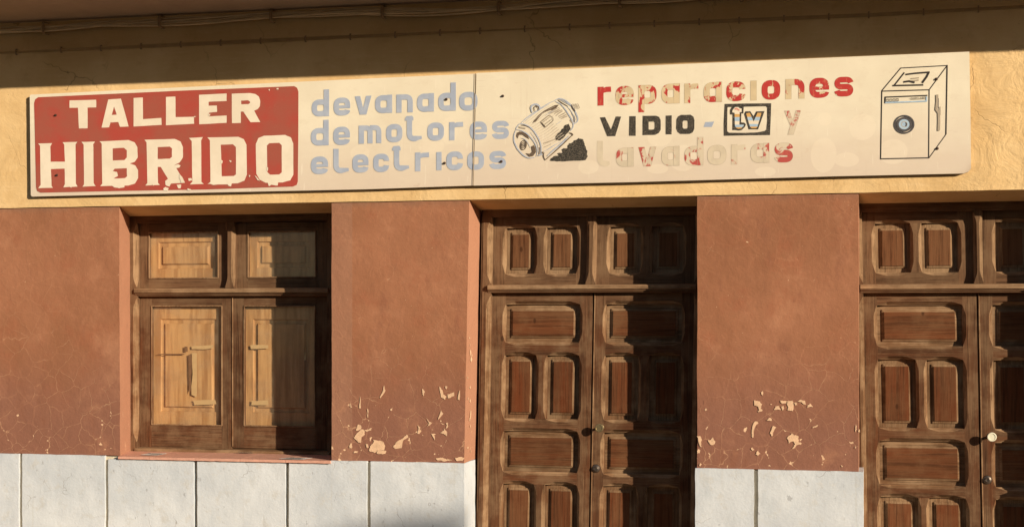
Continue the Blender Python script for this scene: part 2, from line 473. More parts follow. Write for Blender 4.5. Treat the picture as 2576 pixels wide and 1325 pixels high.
class MB:
    def __init__(s, xf=None):
        s.v, s.f, s.m, s.sm, s.xf = [], [], [], [], xf

    def add(s, vs, fs, m=0, smooth=False):
        k = len(s.v)
        for p in vs:
            s.v.append(s.xf(p) if s.xf else tuple(p))
        for f in fs:
            s.f.append([i + k for i in f])
            s.m.append(m)
            s.sm.append(smooth)

    def box(s, x0, x1, y0, y1, z0, z1, m=0):
        s.hexa([(x0, y0, z0), (x1, y0, z0), (x1, y1, z0), (x0, y1, z0), (x0, y0, z1), (x1, y0, z1), (x1, y1, z1), (x0, y1, z1)], m)

    def hexa(s, c, m=0):
        s.add(c, [(0, 3, 2, 1), (4, 5, 6, 7), (0, 1, 5, 4), (1, 2, 6, 5), (2, 3, 7, 6), (3, 0, 4, 7)], m)

    def rough(s, c, cell=0.035, amp=0.002, m=0, freq=9.0, chip=0.0):
        """hexahedron c (as in hexa) cut into a grid, its skin uneven like hand-laid plaster"""
        c = [Vector(p) for p in c]
        for f in [(0, 3, 2, 1), (4, 5, 6, 7), (0, 1, 5, 4), (1, 2, 6, 5), (2, 3, 7, 6), (3, 0, 4, 7)]:
            a, b, d, e = [c[i] for i in f]
            nu = max(1, min(90, int(max((b - a).length, (d - e).length) / cell)))
            nv = max(1, min(90, int(max((e - a).length, (d - b).length) / cell)))
            vs = []
            for j in range(nv + 1):
                for i in range(nu + 1):
                    u, w = i / nu, j / nv
                    p = a.lerp(b, u).lerp(e.lerp(d, u), w)
                    q = p.copy()
                    n1 = noise.noise_vector(q * freq) * amp + noise.noise_vector(q * freq * 4.3 + Vector((9, 3, 5))) * amp * 0.5
                    vs.append(p + n1)
            fs = [(j * (nu + 1) + i, j * (nu + 1) + i + 1, (j + 1) * (nu + 1) + i + 1, (j + 1) * (nu + 1) + i) for j in range(nv) for i in range(nu)]
            s.add(vs, fs, m, True)

    def prism_x(s, prof, x0, x1, m=0, mats=None):
        n = len(prof)
        vs = [(x0, y, z) for y, z in prof] + [(x1, y, z) for y, z in prof]
        s.add(vs, [list(range(n)), list(range(2 * n - 1, n - 1, -1))], m)
        for i in range(n):
            j = (i + 1) % n
            s.add([vs[i], vs[j], vs[n + j], vs[n + i]], [(0, 1, 2, 3)], mats[i] if mats else m)

    def tube(s, pts, r, seg=8, m=0, cap=True):
        pts = [Vector(p) for p in pts]
        vs = []
        for i, p in enumerate(pts):
            t = (pts[min(i + 1, len(pts) - 1)] - pts[max(i - 1, 0)]).normalized()
            a = t.orthogonal() if abs(t.z) > 0.9 else t.cross(Vector((0, 0, 1)))
            a.normalize()
            b = t.cross(a)
            for k in range(seg):
                an = 2 * math.pi * k / seg
                vs.append(p + (a * math.cos(an) + b * math.sin(an)) * r)
        fs = [(i * seg + k, i * seg + (k + 1) % seg, (i + 1) * seg + (k + 1) % seg, (i + 1) * seg + k) for i in range(len(pts) - 1) for k in range(seg)]
        s.add(vs, fs, m, True)
        if cap:
            s.add(vs[:seg], [list(range(seg))], m)
            s.add(vs[-seg:], [list(range(seg - 1, -1, -1))], m)

    def lathe_y(s, cx, cz, prof, seg=20, mats=None):
        """profile of (radius, y) turned round an axis that points out of the wall"""
        vs = [(cx + r * math.cos(2 * math.pi * k / seg), y, cz + r * math.sin(2 * math.pi * k / seg)) for r, y in prof for k in range(seg)]
        for i in range(len(prof) - 1):
            s.add(vs[i * seg:(i + 2) * seg], [(k, (k + 1) % seg, seg + (k + 1) % seg, seg + k) for k in range(seg)], mats[i] if mats else 0, True)

    def build(s, name, mats, parent=None, label=None, cat=None, group=None, kind=None, **props):
        me = bpy.data.meshes.new(name)
        xs = [[p[i] for p in s.v] for i in range(3)]
        o0 = Vector(((min(xs[0]) + max(xs[0])) / 2, (min(xs[1]) + max(xs[1])) / 2, min(xs[2])))
        me.from_pydata([tuple(Vector(p) - o0) for p in s.v], [], s.f)
        for m in (mats if isinstance(mats, (list, tuple)) else [mats]):
            me.materials.append(m)
        for p, mi, sm in zip(me.polygons, s.m, s.sm):
            p.material_index = mi
            p.use_smooth = sm
        me.update()
        o = bpy.data.objects.new(name, me)
        coll.objects.link(o)
        ORG[o.name] = o0
        o.location = o0
        if parent is not None:
            o.parent = parent
            o.location = o0 - wloc(parent)
        tag(o, label, cat, group, kind)
        for k, v in props.items():
            o[k] = v
        return o


def tag(o, label=None, cat=None, group=None, kind=None):
    for k, v in (('label', label), ('category', cat), ('group', group), ('kind', kind)):
        if v:
            o[k] = v
    return o


def empty(name, loc, label=None, cat=None, group=None):
    o = bpy.data.objects.new(name, None)
    coll.objects.link(o)
    o.location = loc
    o.empty_display_size = 0.2
    ORG[o.name] = Vector(loc)
    return tag(o, label, cat, group)


# ------------------------------------------------------------------ ground
b = MB()
b.box(-14, 8, -1.7, 0.0, -0.13, 0.0)
b.build("pavement", M['pave'], kind='structure')
b = MB()
x = -14.0
while x < 8:
    b.box(x + 0.004, x + 0.996, -1.86, -1.703, -0.13, 0.004)
    x += 1
b.build("kerb", M['kerb'], kind='structure')
b = MB()
b.add([(-60, -60, -0.125), (60, -60, -0.125), (60, 30, -0.125), (-60, 30, -0.125)], [(0, 1, 2, 3)])
b.build("ground", M['road'], kind='structure')

# unseen house across the street, added to cut sky fill and shade the plinth
OY = -13.5
hb = empty("opposite_house", (14, OY, 0), "long plain cream house across the street, behind the viewer, with a single chimney", "building")
b = MB()
b.box(-6, 40, OY - 8, OY, -0.12, 5.6)
b.build("wall", M['farwall'], hb)
b = MB()
b.prism_x([(OY + 0.35, 5.6), (OY - 4.0, 6.9), (OY - 8.35, 5.6), (OY - 8.35, 5.45), (OY + 0.35, 5.45)][::-1], -6.3, 40.3)
b.build("roof", M['terra'], hb)
hx = -2.94 + 1.42 * 16.0  # chimney placed and sized for the soft shadow it throws
b = MB()
b.box(hx - 0.21, hx + 0.21, OY - 2.7, OY - 2.3, 6.2, 7.74)
b.box(hx - 0.26, hx + 0.26, OY - 2.76, OY - 2.24, 7.74, 7.80)
b.build("chimney", M['farwall'], hb)
for k in range(14):
    xx = -4.5 + k * 3.3
    for zz in (0.9, 3.5):
        b = MB()
        b.box(xx, xx + 0.95, OY + 0.0, OY + 0.06, zz, zz + 1.35)
        b.build("window", M['interior'], hb)

# ------------------------------------------------------------------ building shell
XL, XR = -9.0, 4.2
LINT, PL, EAV = 2.33, 0.733, 3.53
house = empty("shop_building", (-2.4, 0, 0), "ochre and brick-red shop front with whitewashed plinth and closed wooden doors", "building")

DW, DD = 0.37, 0.31                                   # depth of the window sashes / of the door leaves
X1 = WX(299)                                           # right edge of pillar one
X2 = WX(833)
X3t, X3b = WX(1180), WX(1166)
X4 = WX(1753.5)
X5 = WX(2160)
X6 = WX(2575 + 172)

b = MB()
b.rough([(XL, 0.0, LINT), (XR, 0.0, LINT), (XR, 0.5, LINT), (XL, 0.5, LINT), (XL, 0.0, EAV + 0.02), (XR, 0.0, EAV + 0.02), (XR, 0.5, EAV + 0.02), (XL, 0.5, EAV + 0.02)], 0.05, 0.0028, freq=5)
b.build("upper_wall", M['ochre'], house)
for (a, c, dep) in ((X1, X2, DW - 0.04), (X3t, X4, DD - 0.045), (X5, X6, DD - 0.045)):
    b = MB()
    zi = LINT - 0.043
    a2, c2 = a - 0.09, c + 0.0
    prof = [(-0.0005, LINT + 0.001), (dep - 0.004, zi), (dep + 0.09, zi - 0.012), (dep + 0.09, LINT + 0.01), (0.0, LINT + 0.01)]
    b.prism_x(prof, a2, c2)
    b.build("soffit", M['ochre'], house)


def pillar(xl_t, xl_b, xr_t, xr_b, xr_in=None, xl_in=None):
    b = MB()
    y0, y1 = 0.010, 0.46
    dl = (xl_in or 0.0)
    dr = (xr_in or 0.0)
    zt, zb = LINT - 0.004, PL
    b.rough([(xl_b, y0, zb), (xr_b, y0, zb), (xr_b + dr, y1, zb), (xl_b + dl, y1, zb),
             (xl_t, y0, zt), (xr_t, y0, zt), (xr_t + dr, y1, zt), (xl_t + dl, y1, zt)], 0.03, 0.0022, freq=6)
    return b.build("pillar", M['redwall'], house)


undercut = (WX(326.5, DW - 0.04) - X1) / (DW - 0.04) * 0.45
pil1 = pillar(XL, XL, X1 - 0.003, X1 + 0.004, undercut)
pil2 = pillar(X2, X2, X3t, X3b)
pil3 = pillar(X4, X4, X5, X5)
pil4 = pillar(X6, X6, XR, XR)

# bare patches where the red paint has come off: outlines traced on the two pillars
def loops_to(b, loops, d, m=0, dz=0.0):
    vl = [[Vector((W(px, py, d)[0], W(px, py, d)[1], 0)) for px, py in lp] for lp in loops]
    flat = [v for lp in vl for v in lp]
    tris = tessellate_polygon(vl)
    b.add([(v.x, d, v.y) for v in flat], [tuple(t) for t in tris], m)


def jag(lp, amp=1.0, n=3):
    out = []
    for i, (x, y) in enumerate(lp):
        x2, y2 = lp[(i + 1) % len(lp)]
        for k in range(n):
            t = k / n
            out.append((x + (x2 - x) * t + random.uniform(-amp, amp), y + (y2 - y) * t + random.uniform(-amp, amp)))
    return out


za = lambda x, y: (786 + x * .3829, 817.6 + y * .383)
zb_ = lambda x, y: (1748.4 + x * .288, 943.4 + y * .288)
A = [[(285, 690), (300, 652), (318, 655), (322, 678), (300, 692)], [(272, 738), (290, 710), (325, 680), (342, 690), (345, 715), (325, 735), (320, 770), (300, 768)],
     [(372, 825), (378, 795), (405, 760), (400, 752), (445, 757), (470, 768), (478, 800), (470, 820), (430, 822), (408, 836)],
     [(418, 838), (425, 822), (485, 822), (480, 842), (440, 846)], [(530, 800), (550, 765), (590, 745), (620, 715), (632, 735), (598, 752), (585, 805), (545, 810)],
     [(720, 440), (724, 415), (738, 435), (728, 465)], [(833, 398), (855, 425), (862, 455), (880, 465), (872, 486), (845, 472)],
     [(888, 478), (888, 455), (930, 440), (932, 460), (905, 478)], [(955, 488), (958, 450), (970, 425), (972, 460), (965, 490)],
     [(840, 705), (862, 690), (865, 675), (885, 700), (882, 730), (868, 715)], [(745, 605), (765, 630), (785, 642), (755, 665), (766, 645)],
     [(690, 655), (710, 670), (702, 712), (690, 712), (698, 680)], [(780, 710), (815, 715), (800, 722), (806, 755), (795, 740)],
     [(240, 790), (255, 772), (262, 805), (243, 808)], [(348, 780), (362, 778), (372, 800), (358, 806)], [(810, 872), (850, 868), (880, 878), (918, 885), (870, 892), (820, 884)],
     [(935, 870), (970, 862), (1000, 872), (985, 888), (945, 888)], [(345, 690), (390, 672), (385, 690), (350, 697)], [(246, 500), (255, 530), (266, 543), (250, 538)],
     [(310, 465), (316, 470), (318, 545), (308, 543)], [(875, 640), (892, 640), (890, 672), (876, 678), (884, 655)], [(270, 828), (300, 824), (296, 836), (272, 838)],
     [(508, 556), (524, 540), (522, 562)], [(872, 402), (886, 400), (884, 418), (876, 418)], [(470, 395), (478, 430), (446, 480), (442, 470), (464, 430)],
     [(845, 555), (858, 580), (822, 625), (830, 600)], [(360, 548), (368, 552), (368, 606), (362, 604)]]
B = [[(518, 218), (535, 222), (560, 225), (585, 252), (575, 290), (593, 308), (560, 320), (545, 318), (560, 300), (550, 270), (520, 262)],
     [(690, 302), (705, 270), (730, 262), (748, 300)], [(745, 220), (800, 225), (798, 245), (770, 248), (752, 240)],
     [(805, 225), (850, 220), (860, 245), (862, 290), (855, 310), (805, 305), (815, 285), (805, 255)], [(868, 240), (890, 238), (892, 258), (872, 260)],
     [(895, 225), (925, 212), (965, 225), (968, 255), (950, 252), (935, 238)], [(978, 285), (985, 262), (1008, 242), (1030, 278), (1005, 275)],
     [(625, 392), (650, 368), (672, 378), (670, 395)], [(497, 540), (495, 495), (505, 430), (525, 398), (556, 412), (530, 435), (515, 475), (510, 542)],
     [(655, 505), (680, 440), (708, 452), (695, 470), (680, 510), (675, 535), (665, 520)],
     [(800, 545), (820, 530), (848, 508), (868, 522), (903, 525), (905, 580), (935, 592), (925, 602), (890, 605), (868, 635), (850, 640), (872, 600), (858, 575), (840, 578), (820, 592), (812, 560)],
     [(112, 568), (135, 565), (155, 540), (162, 565), (178, 575), (172, 598), (150, 610), (130, 605)], [(18, 530), (50, 530), (58, 560), (52, 600), (62, 628), (50, 625), (35, 600), (30, 560)],
     [(18, 655), (30, 645), (46, 655), (40, 680), (20, 682)], [(575, 150), (588, 138), (598, 150), (594, 175), (580, 165)], [(35, 790), (48, 765), (58, 778), (48, 792)],
     [(1398, 490), (1402, 440), (1410, 420), (1412, 470), (1403, 500)], [(82, 300), (95, 288), (106, 300), (95, 312)], [(486, 638), (500, 628), (518, 650), (500, 656)],
     [(530, 690), (545, 655), (570, 685), (548, 698)], [(1026, 452), (1078, 430), (1070, 448), (1030, 458)], [(1398, 618), (1410, 625), (1402, 642), (1396, 632)],
     [(755, 268), (775, 268), (775, 300), (758, 306)], [(1425, 480), (1440, 470), (1441, 498), (1428, 495)], [(1276, 785), (1292, 790), (1285, 802)], [(660, 250), (672, 252), (665, 262)]]
for conv, polys, pil in ((za, A, pil2), (zb_, B, pil3)):
    b = MB()
    for lp in polys:
        loops_to(b, [jag([conv(*p) for p in lp], 0.9, 4)], 0.0055)
    b.build("bare_plaster_patch", M['bare'], pil, kind='stuff')
# patches on the sunlit jamb of the first door
b = MB()
for (px, pz, w, h) in ((1181, 888, 5, 12), (1184, 905, 7, 9), (1186, 895, 3, 6), (1176, 850, 3, 5), (1178, 868, 2, 5), (1182, 975, 5, 5), (1186, 1045, 4, 18), (1183, 1058, 3, 8), (1186, 1075, 3, 7), (1183, 1010, 4, 7), (1172, 950, 3, 4), (1175, 1003, 3, 6), (1178, 1128, 4, 4), (1190, 1140, 2, 5)):
    zc_ = WZ(px, pz)
    yy = 0.02 + (px - 1168) / 38 * 0.24
    xx = X3b + (X3t - X3b) * (zc_ - PL) / (LINT - PL) + 0.0035
    pts = []
    for k in range(9):
        an = 2 * math.pi * k / 9
        rr = random.uniform(0.6, 1.15)
        pts.append((xx + math.sin(an) * h / 425 * rr * 0.5 * 0.022, yy + math.cos(an) * w * 0.0072 * rr * .5, zc_ + math.sin(an) * h / 425 * rr * 0.8))
    b.add(pts, [tuple(range(9))])
b.build("bare_plaster_patch", M['bare'], pil2, kind='stuff')

# plinth: separate rendered slabs with grooves between them
def slab(x0, x1, z1, y1=0.46, x0t=None, x1t=None):
    b = MB()
    y0 = -0.004
    x0t, x1t = x0t or x0, x1t or x1
    b.rough([(x0, y0, 0), (x1, y0, 0), (x1, y1, 0), (x0, y1, 0), (x0t, y0, z1), (x1t, y0, z1), (x1t, y1, z1), (x0t, y1, z1)], 0.022, 0.0022, freq=11)
    b.build("plinth_slab", M['plinth'], house)


g = 0.0125
gx = [WX(v) for v in (52.5, 268.5, 492.5, 722.5, 928)]
zs = PL - 0.022
slab(XL + 0.0, gx[0] - 2.2, PL)
slab(gx[0] - 2.2 + 2 * g, gx[0] - 1.1, PL)
slab(gx[0] - 1.1 + 2 * g, gx[0] - 0.56, PL)
slab(gx[0] - 0.56 + 2 * g, gx[0] - g, PL)
slab(gx[0] + g, gx[1] - g, PL)
slab(gx[1] + g, gx[2] - g, zs, 0.025)
slab(gx[2] + g, gx[3] - g, zs, 0.025)
slab(gx[3] + g, X2, zs, 0.025)
slab(X2, gx[4] - g, PL, 0.03)
slab(gx[4] + g, X3b + 0.004, PL, 0.27, None, X3b + 0.004)
g3 = WX(1901.8)
slab(X4 - 0.010, g3 - g, PL)
slab(g3 + g, X5 + 0.026, PL)
slab(X6 - 0.02, X6 + 0.55, PL)
slab(X6 + 0.57, XR, PL)
b = MB()
b.box(XL, X1 + 0.02, 0.014, 0.45, 0, PL - 0.006)
b.box(X1 + 0.02, X2 + 0.01, 0.028, 0.45, 0, zs - 0.01)
b.box(X2 + 0.01, X3b - 0.012, 0.0145, 0.45, 0, PL - 0.006)
b.box(X4 + 0.01, X5 - 0.01, 0.014, 0.45, 0, PL - 0.006)
b.box(X6 + 0.01, XR, 0.014, 0.45, 0, PL - 0.006)
b.build("plinth_core", M['cream_joint'], house)

# left end, roof slab with deep eave, wall above
b = MB()
prof = [(0.5, EAV + 0.001), (-0.02, EAV + 0.001), (-0.35, EAV + 0.035), (-1.02, EAV + 0.065), (-1.06, EAV + 0.075), (-1.06, EAV + 0.24), (0.5, EAV + 0.30)]
b.prism_x(prof, XL - 0.3, XR + 0.3)
b.build("eave", M['eave'], house)
b = MB()
b.box(XL, XR, 0.0, 0.5, EAV + 0.29, EAV + 2.2)
b.build("storey_wall", M['ochre'], house)
b = MB()
b.box(XL, XR, 0.62, 0.66, 0, EAV)
b.build("inner_wall", M['interior'], house)


# ------------------------------------------------------------------ joinery
LW = 0.020


def lobe(t, L, Wd):
    r = min(0.062, L * 0.38)
    e = min(t, L - t)
    if e <= 1e-6:
        return 0.0
    if e >= r:
        return Wd
    q = e / r
    return Wd * math.sqrt(max(0, 1 - (1 - q) ** 2)) * (0.35 + 0.65 * q)


STEPS = [(1.0, 0.0), (0.90, 0.0035), (0.84, 0.0120), (0.50, 0.0170), (0.44, 0.0255), (0.0, 0.0310)]


def member(name, x0, x1, z0, z1, yf, yb, mats, parent, lobes=(), Wd=LW, xf=None, deep=1.0):
    """one stile or rail with stopped, moulded chamfers; lobes = (side, from, to)"""
    b = MB(xf)
    sides = {'b': ((x0, z0), (1, 0), x1 - x0, (0, 1)), 'r': ((x1, z0), (0, 1), z1 - z0, (-1, 0)),
             't': ((x1, z1), (-1, 0), x1 - x0, (0, -1)), 'l': ((x0, z1), (0, -1), z1 - z0, (1, 0))}
    ring = []
    for sd in 'brtl':
        (ox, oz), (dx, dz), L, (nx, nz) = sides[sd]
        ts = {0.0}
        spans = []
        for (q, a, c) in lobes:
            if q != sd:
                continue
            o = ox if sd in 'bt' else oz
            sg = dx if sd in 'bt' else dz
            ta, tc = sorted(((a - o) * sg, (c - o) * sg))
            ta, tc = max(0, ta), min(L, tc)
            spans.append((ta, tc))
            n = 26
            for k in range(n + 1):
                fr = 0.5 - 0.5 * math.cos(math.pi * k / n)
                ts.add(round(ta + (tc - ta) * fr, 6))
        for t in sorted(ts):
            if t >= L - 1e-7:
                continue
            w = 0.0
            for (ta, tc) in spans:
                if ta < t < tc:
                    w = lobe(t - ta, tc - ta, Wd)
            ring.append((ox + dx * t, oz + dz * t, nx, nz, w))
    n = len(ring)
    levels = []
    for q, dep in STEPS:
        levels.append([(px + nx * w * q, yf + dep * deep * (w / Wd), pz + nz * w * q) for (px, pz, nx, nz, w) in ring])
    b.add(levels[0], [list(range(n))], 0)
    for k in range(len(levels) - 1):
        for i in range(n):
            j = (i + 1) % n
            if ring[i][4] < 1e-7 and ring[j][4] < 1e-7:
                continue
            b.add([levels[k][i], levels[k][j], levels[k + 1][j], levels[k + 1][i]], [(0, 3, 2, 1)], 1)
    for i in range(n):
        j = (i + 1) % n
        p, q = levels[-1][i], levels[-1][j]
        b.add([p, q, (q[0], yb, q[2]), (p[0], yb, p[2])], [(0, 3, 2, 1)], 0)
    return b.build(name, mats, parent)


def fielded(x0, x1, z0, z1, y, mats, parent, xf=None):
    """raised and fielded panel"""
    b = MB(xf)
    e = 0.012
    m1, m2 = 0.026, 0.041
    L = [(-e, y), (m1, y), (m1 + 0.001, y - 0.007), (m2 - 0.001, y - 0.0115), (m2, y - 0.0175)]
    prev = None
    for off, yy in L:
        r = [(x0 + off, yy, z0 + off), (x1 - off, yy, z0 + off), (x1 - off, yy, z1 - off), (x0 + off, yy, z1 - off)]
        if prev:
            for i in range(4):
                j = (i + 1) % 4
                b.add([prev[i], prev[j], r[j], r[i]], [(0, 1, 2, 3)], 1)
        prev = r
    b.add(prev, [(0, 1, 2, 3)], 0)
    return b.build("panel", mats, parent)


MV = [M['wv'], M['tv']]
MH = [M['wh'], M['th']]


def bar_profile(yf, yl, zt, zb):
    """transom bar: sloping weathered top, stepped nose"""
    h = zt - zb
    return [(yl, zt), (yf + 0.008, zt - h * 0.10), (yf, zt - h * 0.20), (yf, zt - h * 0.52), (yf + 0.011, zt - h * 0.56), (yf + 0.011, zt - h * 0.68),
            (yf + 0.022, zt - h * 0.72), (yf + 0.022, zt - h * 0.84), (yf + 0.032, zt - h * 0.90), (yl, zb)]


def frame_bar(name, x0, x1, yf, yl, zt, zb, parent, xf):
    b = MB(xf)
    prof = bar_profile(yf, yl, zt, zb)
    n = len(prof)
    seg = 12
    for k in range(seg):
        b.prism_x(prof, x0 + (x1 - x0) * k / seg, x0 + (x1 - x0) * (k + 1) / seg, 0, [1, 1, 1, 0, 0, 0, 0, 0, 0, 0]) if False else None
    b.prism_x(prof, x0, x1, 0, [1, 1, 1, 1, 0, 0, 0, 0, 0, 0])
    return b.build(name, [M['wh'], M['th']], parent)


def double_door(c, label):
    lean, z0r = c['lean'], 1.61
    xf = lambda p: (p[0] + lean * (p[2] - z0r), p[1], p[2])
    D = DD
    yc = D - 0.045
    X = lambda v: WX(v, D)
    Z = lambda v: WZ(c['xm'], v, D)
    fo_l, fi_l, fi_r, fo_r = WX(c['cas'][0], yc), X(c['cas'][1]), X(c['cas'][2]), X(c['cas'][3])
    zt = LINT - 0.03
    zh = Z(c['head'])
    zb1, zb0 = Z(c['bar'][0]), Z(c['bar'][1])
    # the casing is the door's own mesh, everything else hangs below it
    b = MB(xf)
    b.box(fo_l - 0.012, fo_l + 0.006, yc + 0.004, D + 0.09, 0.0, zt)
    door = b.build("wooden_double_door", [M['wv']], house, label=label)
    member("casing", fo_l, fi_l, 0.0, zt, yc, D + 0.09, MV, door, [('r', zb1 + 0.005, zh), ('r', 0.12, zb0 - 0.01)], 0.028, xf)
    member("casing", fi_r, fo_r, 0.0, zt, yc, D + 0.09, MV, door, [('l', zb1 + 0.005, zh), ('l', 0.12, zb0 - 0.01)], 0.028, xf)
    member("head_rail", fi_l, fi_r, zh, zt, yc + 0.002, D + 0.09, MH, door, [], LW, xf)
    member("mullion", X(c['mul'][0]), X(c['mul'][1]), zb1 - 0.004, zh, yc + 0.001, D + 0.05, MV, door, [('l', zb1 + 0.004, zh - 0.01), ('r', zb1 + 0.004, zh - 0.01)], 0.020, xf)
    frame_bar("transom_bar", fi_l - 0.016, fi_r + 0.016, D - 0.072, D + 0.06, zb1, zb0, door, xf)
    yp = D + 0.045
    PMv, PMh = [M['pv'], M['tv']], [M['ph'], M['th']]
    # transom leaves
    zo1, zo0 = Z(c['top'][0]), Z(c['top'][1])
    for (sl, o1, o2, o3, o4, sr) in c['tl']:
        xs = [X(v) for v in (sl, o1, o2, o3, o4, sr)]
        member("stile", xs[0], xs[1], zb1 - 0.01, zh + 0.01, D, D + 0.055, MV, door, [('r', zo0, zo1)], LW, xf)
        member("stile", xs[4], xs[5], zb1 - 0.01, zh + 0.01, D, D + 0.055, MV, door, [('l', zo0, zo1)], LW, xf)
        member("rail", xs[1], xs[4], zb1 - 0.01, zo0, D, D + 0.055, MH, door, [('t', xs[1], xs[2]), ('t', xs[3], xs[4])], LW, xf)
        member("rail", xs[1], xs[4], zo1, zh + 0.01, D, D + 0.055, MH, door, [('b', xs[1], xs[2]), ('b', xs[3], xs[4])], LW, xf)
        member("stile", xs[2], xs[3], zo0, zo1, D, D + 0.055, MV, door, [('l', zo0, zo1), ('r', zo0, zo1)], LW * .9, xf)
        fielded(xs[1], xs[2], zo0, zo1, yp, PMv, door, xf)
        fielded(xs[3], xs[4], zo0, zo1, yp, PMv, door, xf)
    # big leaves
    rows = [(Z(a), Z(q), k) for a, q, k in c['rows']]
    ztop = zb0 + 0.004
    rows.append((rows[-1][0], 0.19, rows[-1][2])) if rows[-1][1] < 0.19 else None
    if len(rows) > 4:
        rows.pop(-2)
    for (sl, w1, n1, n2, w2, sr) in c['leaf']:
        xs = [X(v) for v in (sl, w1, n1, n2, w2, sr)]
        ll = [('r', q, a) for a, q, k in rows]
        lr = [('l', q, a) for a, q, k in rows]
        member("stile", xs[0], xs[1], 0.01, ztop, D, D + 0.06, MV, door, ll, LW, xf)
        member("stile", xs[4], xs[5], 0.01, ztop, D, D + 0.06, MV, door, lr, LW, xf)
        prev = ztop
        pk = 'none'
        for a, q, k in rows + [(0.01, 0.01, 'none')]:
            lob = []
            for kk, sd in ((pk, 't'), (k, 'b')):
                if kk == 'wide':
                    lob.append((sd, xs[1], xs[4]))
                elif kk == 'two':
                    lob += [(sd, xs[1], xs[2]), (sd, xs[3], xs[4])]
            member("rail", xs[1], xs[4], a, prev, D, D + 0.06, MH, door, lob, LW, xf)
            if k == 'wide':
                fielded(xs[1], xs[4], q, a, yp, PMh, door, xf)
            elif k == 'two':
                member("stile", xs[2], xs[3], q, a, D, D + 0.06, MV, door, [('l', q, a), ('r', q, a)], LW * .9, xf)
                fielded(xs[1], xs[2], q, a, yp, PMv, door, xf)
                fielded(xs[3], xs[4], q, a, yp, PMv, door, xf)
            prev, pk = q, k
    # round nosing between the two leaves, on the right one
    b = MB(xf)
    cx_ = X(c['nose'])
    b.tube([(cx_, D - 0.001, 0.01), (cx_, D - 0.001, ztop)], 0.0045, 8)
    b.build("nosing", [M['tv']], door)
    # knob and lock
    kx, kz = X(c['knob'][0]), WZ(c['knob'][0], c['knob'][1], D - 0.07)
    kx = WX(c['knob'][0], D - 0.07)
    b = MB()
    face = 1
    b.lathe_y(kx, kz, [(0.020, D + 0.001), (0.019, D - 0.006), (0.009, D - 0.010), (0.007, D - 0.045), (0.014, D - 0.052), (0.025, D - 0.058), (0.0268, D - 0.064), (0.025, D - 0.069), (0.020, D - 0.070), (0.018, D - 0.067), (0.0001, D - 0.067)], 24,
              c['kmats'])
    b.build("knob", [M['brass'], M['knobw']], door, label=c['klabel'])
    lx, lz = WX(c['lock'][0], D - 0.01), WZ(c['lock'][0], c['lock'][1], D - 0.01)
    b = MB()
    b.lathe_y(lx, lz, [(0.026, D + 0.001), (0.026, D - 0.004), (0.022, D - 0.010), (0.014, D - 0.013), (0.013, D - 0.022), (0.011, D - 0.024), (0.0001, D - 0.022)], 20)
    b.box(lx - 0.002, lx + 0.002, D - 0.0255, D - 0.02, lz - 0.007, lz + 0.007)
    b.build("lock", [M['steel']], door)
    return door


d1 = dict(lean=0.0178, xm=1350, cas=(1212, 1238, 1746, 1773), head=546, bar=(714.6, 738.9), mul=(1474, 1499), top=(572.7, 688),
          tl=[(1238, 1269.5, 1341.6, 1371.5, 1447, 1480), (1495, 1531, 1607, 1637, 1715, 1746)],
          rows=[(765.4, 860, 'wide'), (893, 1053, 'two'), (1084.5, 1186.6, 'wide'), (1217.8, 1500, 'two')],
          leaf=[(1238, 1272, 1350, 1377, 1457.5, 1490.5), (1493.5, 1524, 1607, 1635, 1715, 1746)], nose=1495.5,
          knob=(1507, 1076), lock=(1499, 1177.5), kmats=[0] * 10, klabel="dull brass knob with hollow face")
door1 = double_door(d1, "weathered double door with a hollow brass knob, seen whole between two pillars")
d2 = dict(lean=-0.018, xm=2300, cas=(2160.5, 2173, 2745, 2772), head=532.5, bar=(712.5, 740), mul=(2451, 2475), top=(561, 684.8),
          tl=[(2173, 2205, 2293, 2322, 2413, 2457), (2470, 2508, 2595, 2625, 2713, 2745)],
          rows=[(767, 870, 'wide'), (904.7, 1075.8, 'two'), (1110, 1220, 'wide'), (1251, 1500, 'two')],
          leaf=[(2173, 2206.5, 2301, 2329, 2421, 2457.5), (2460.5, 2497, 2592, 2620, 2713, 2745)], nose=2463,
          knob=(2495.5, 1098.5), lock=(2484, 1206), kmats=[0] * 4 + [1] * 6, klabel="ivory faced round knob")
door2 = double_door(d2, "weathered double door with an ivory knob, cut by the right edge")


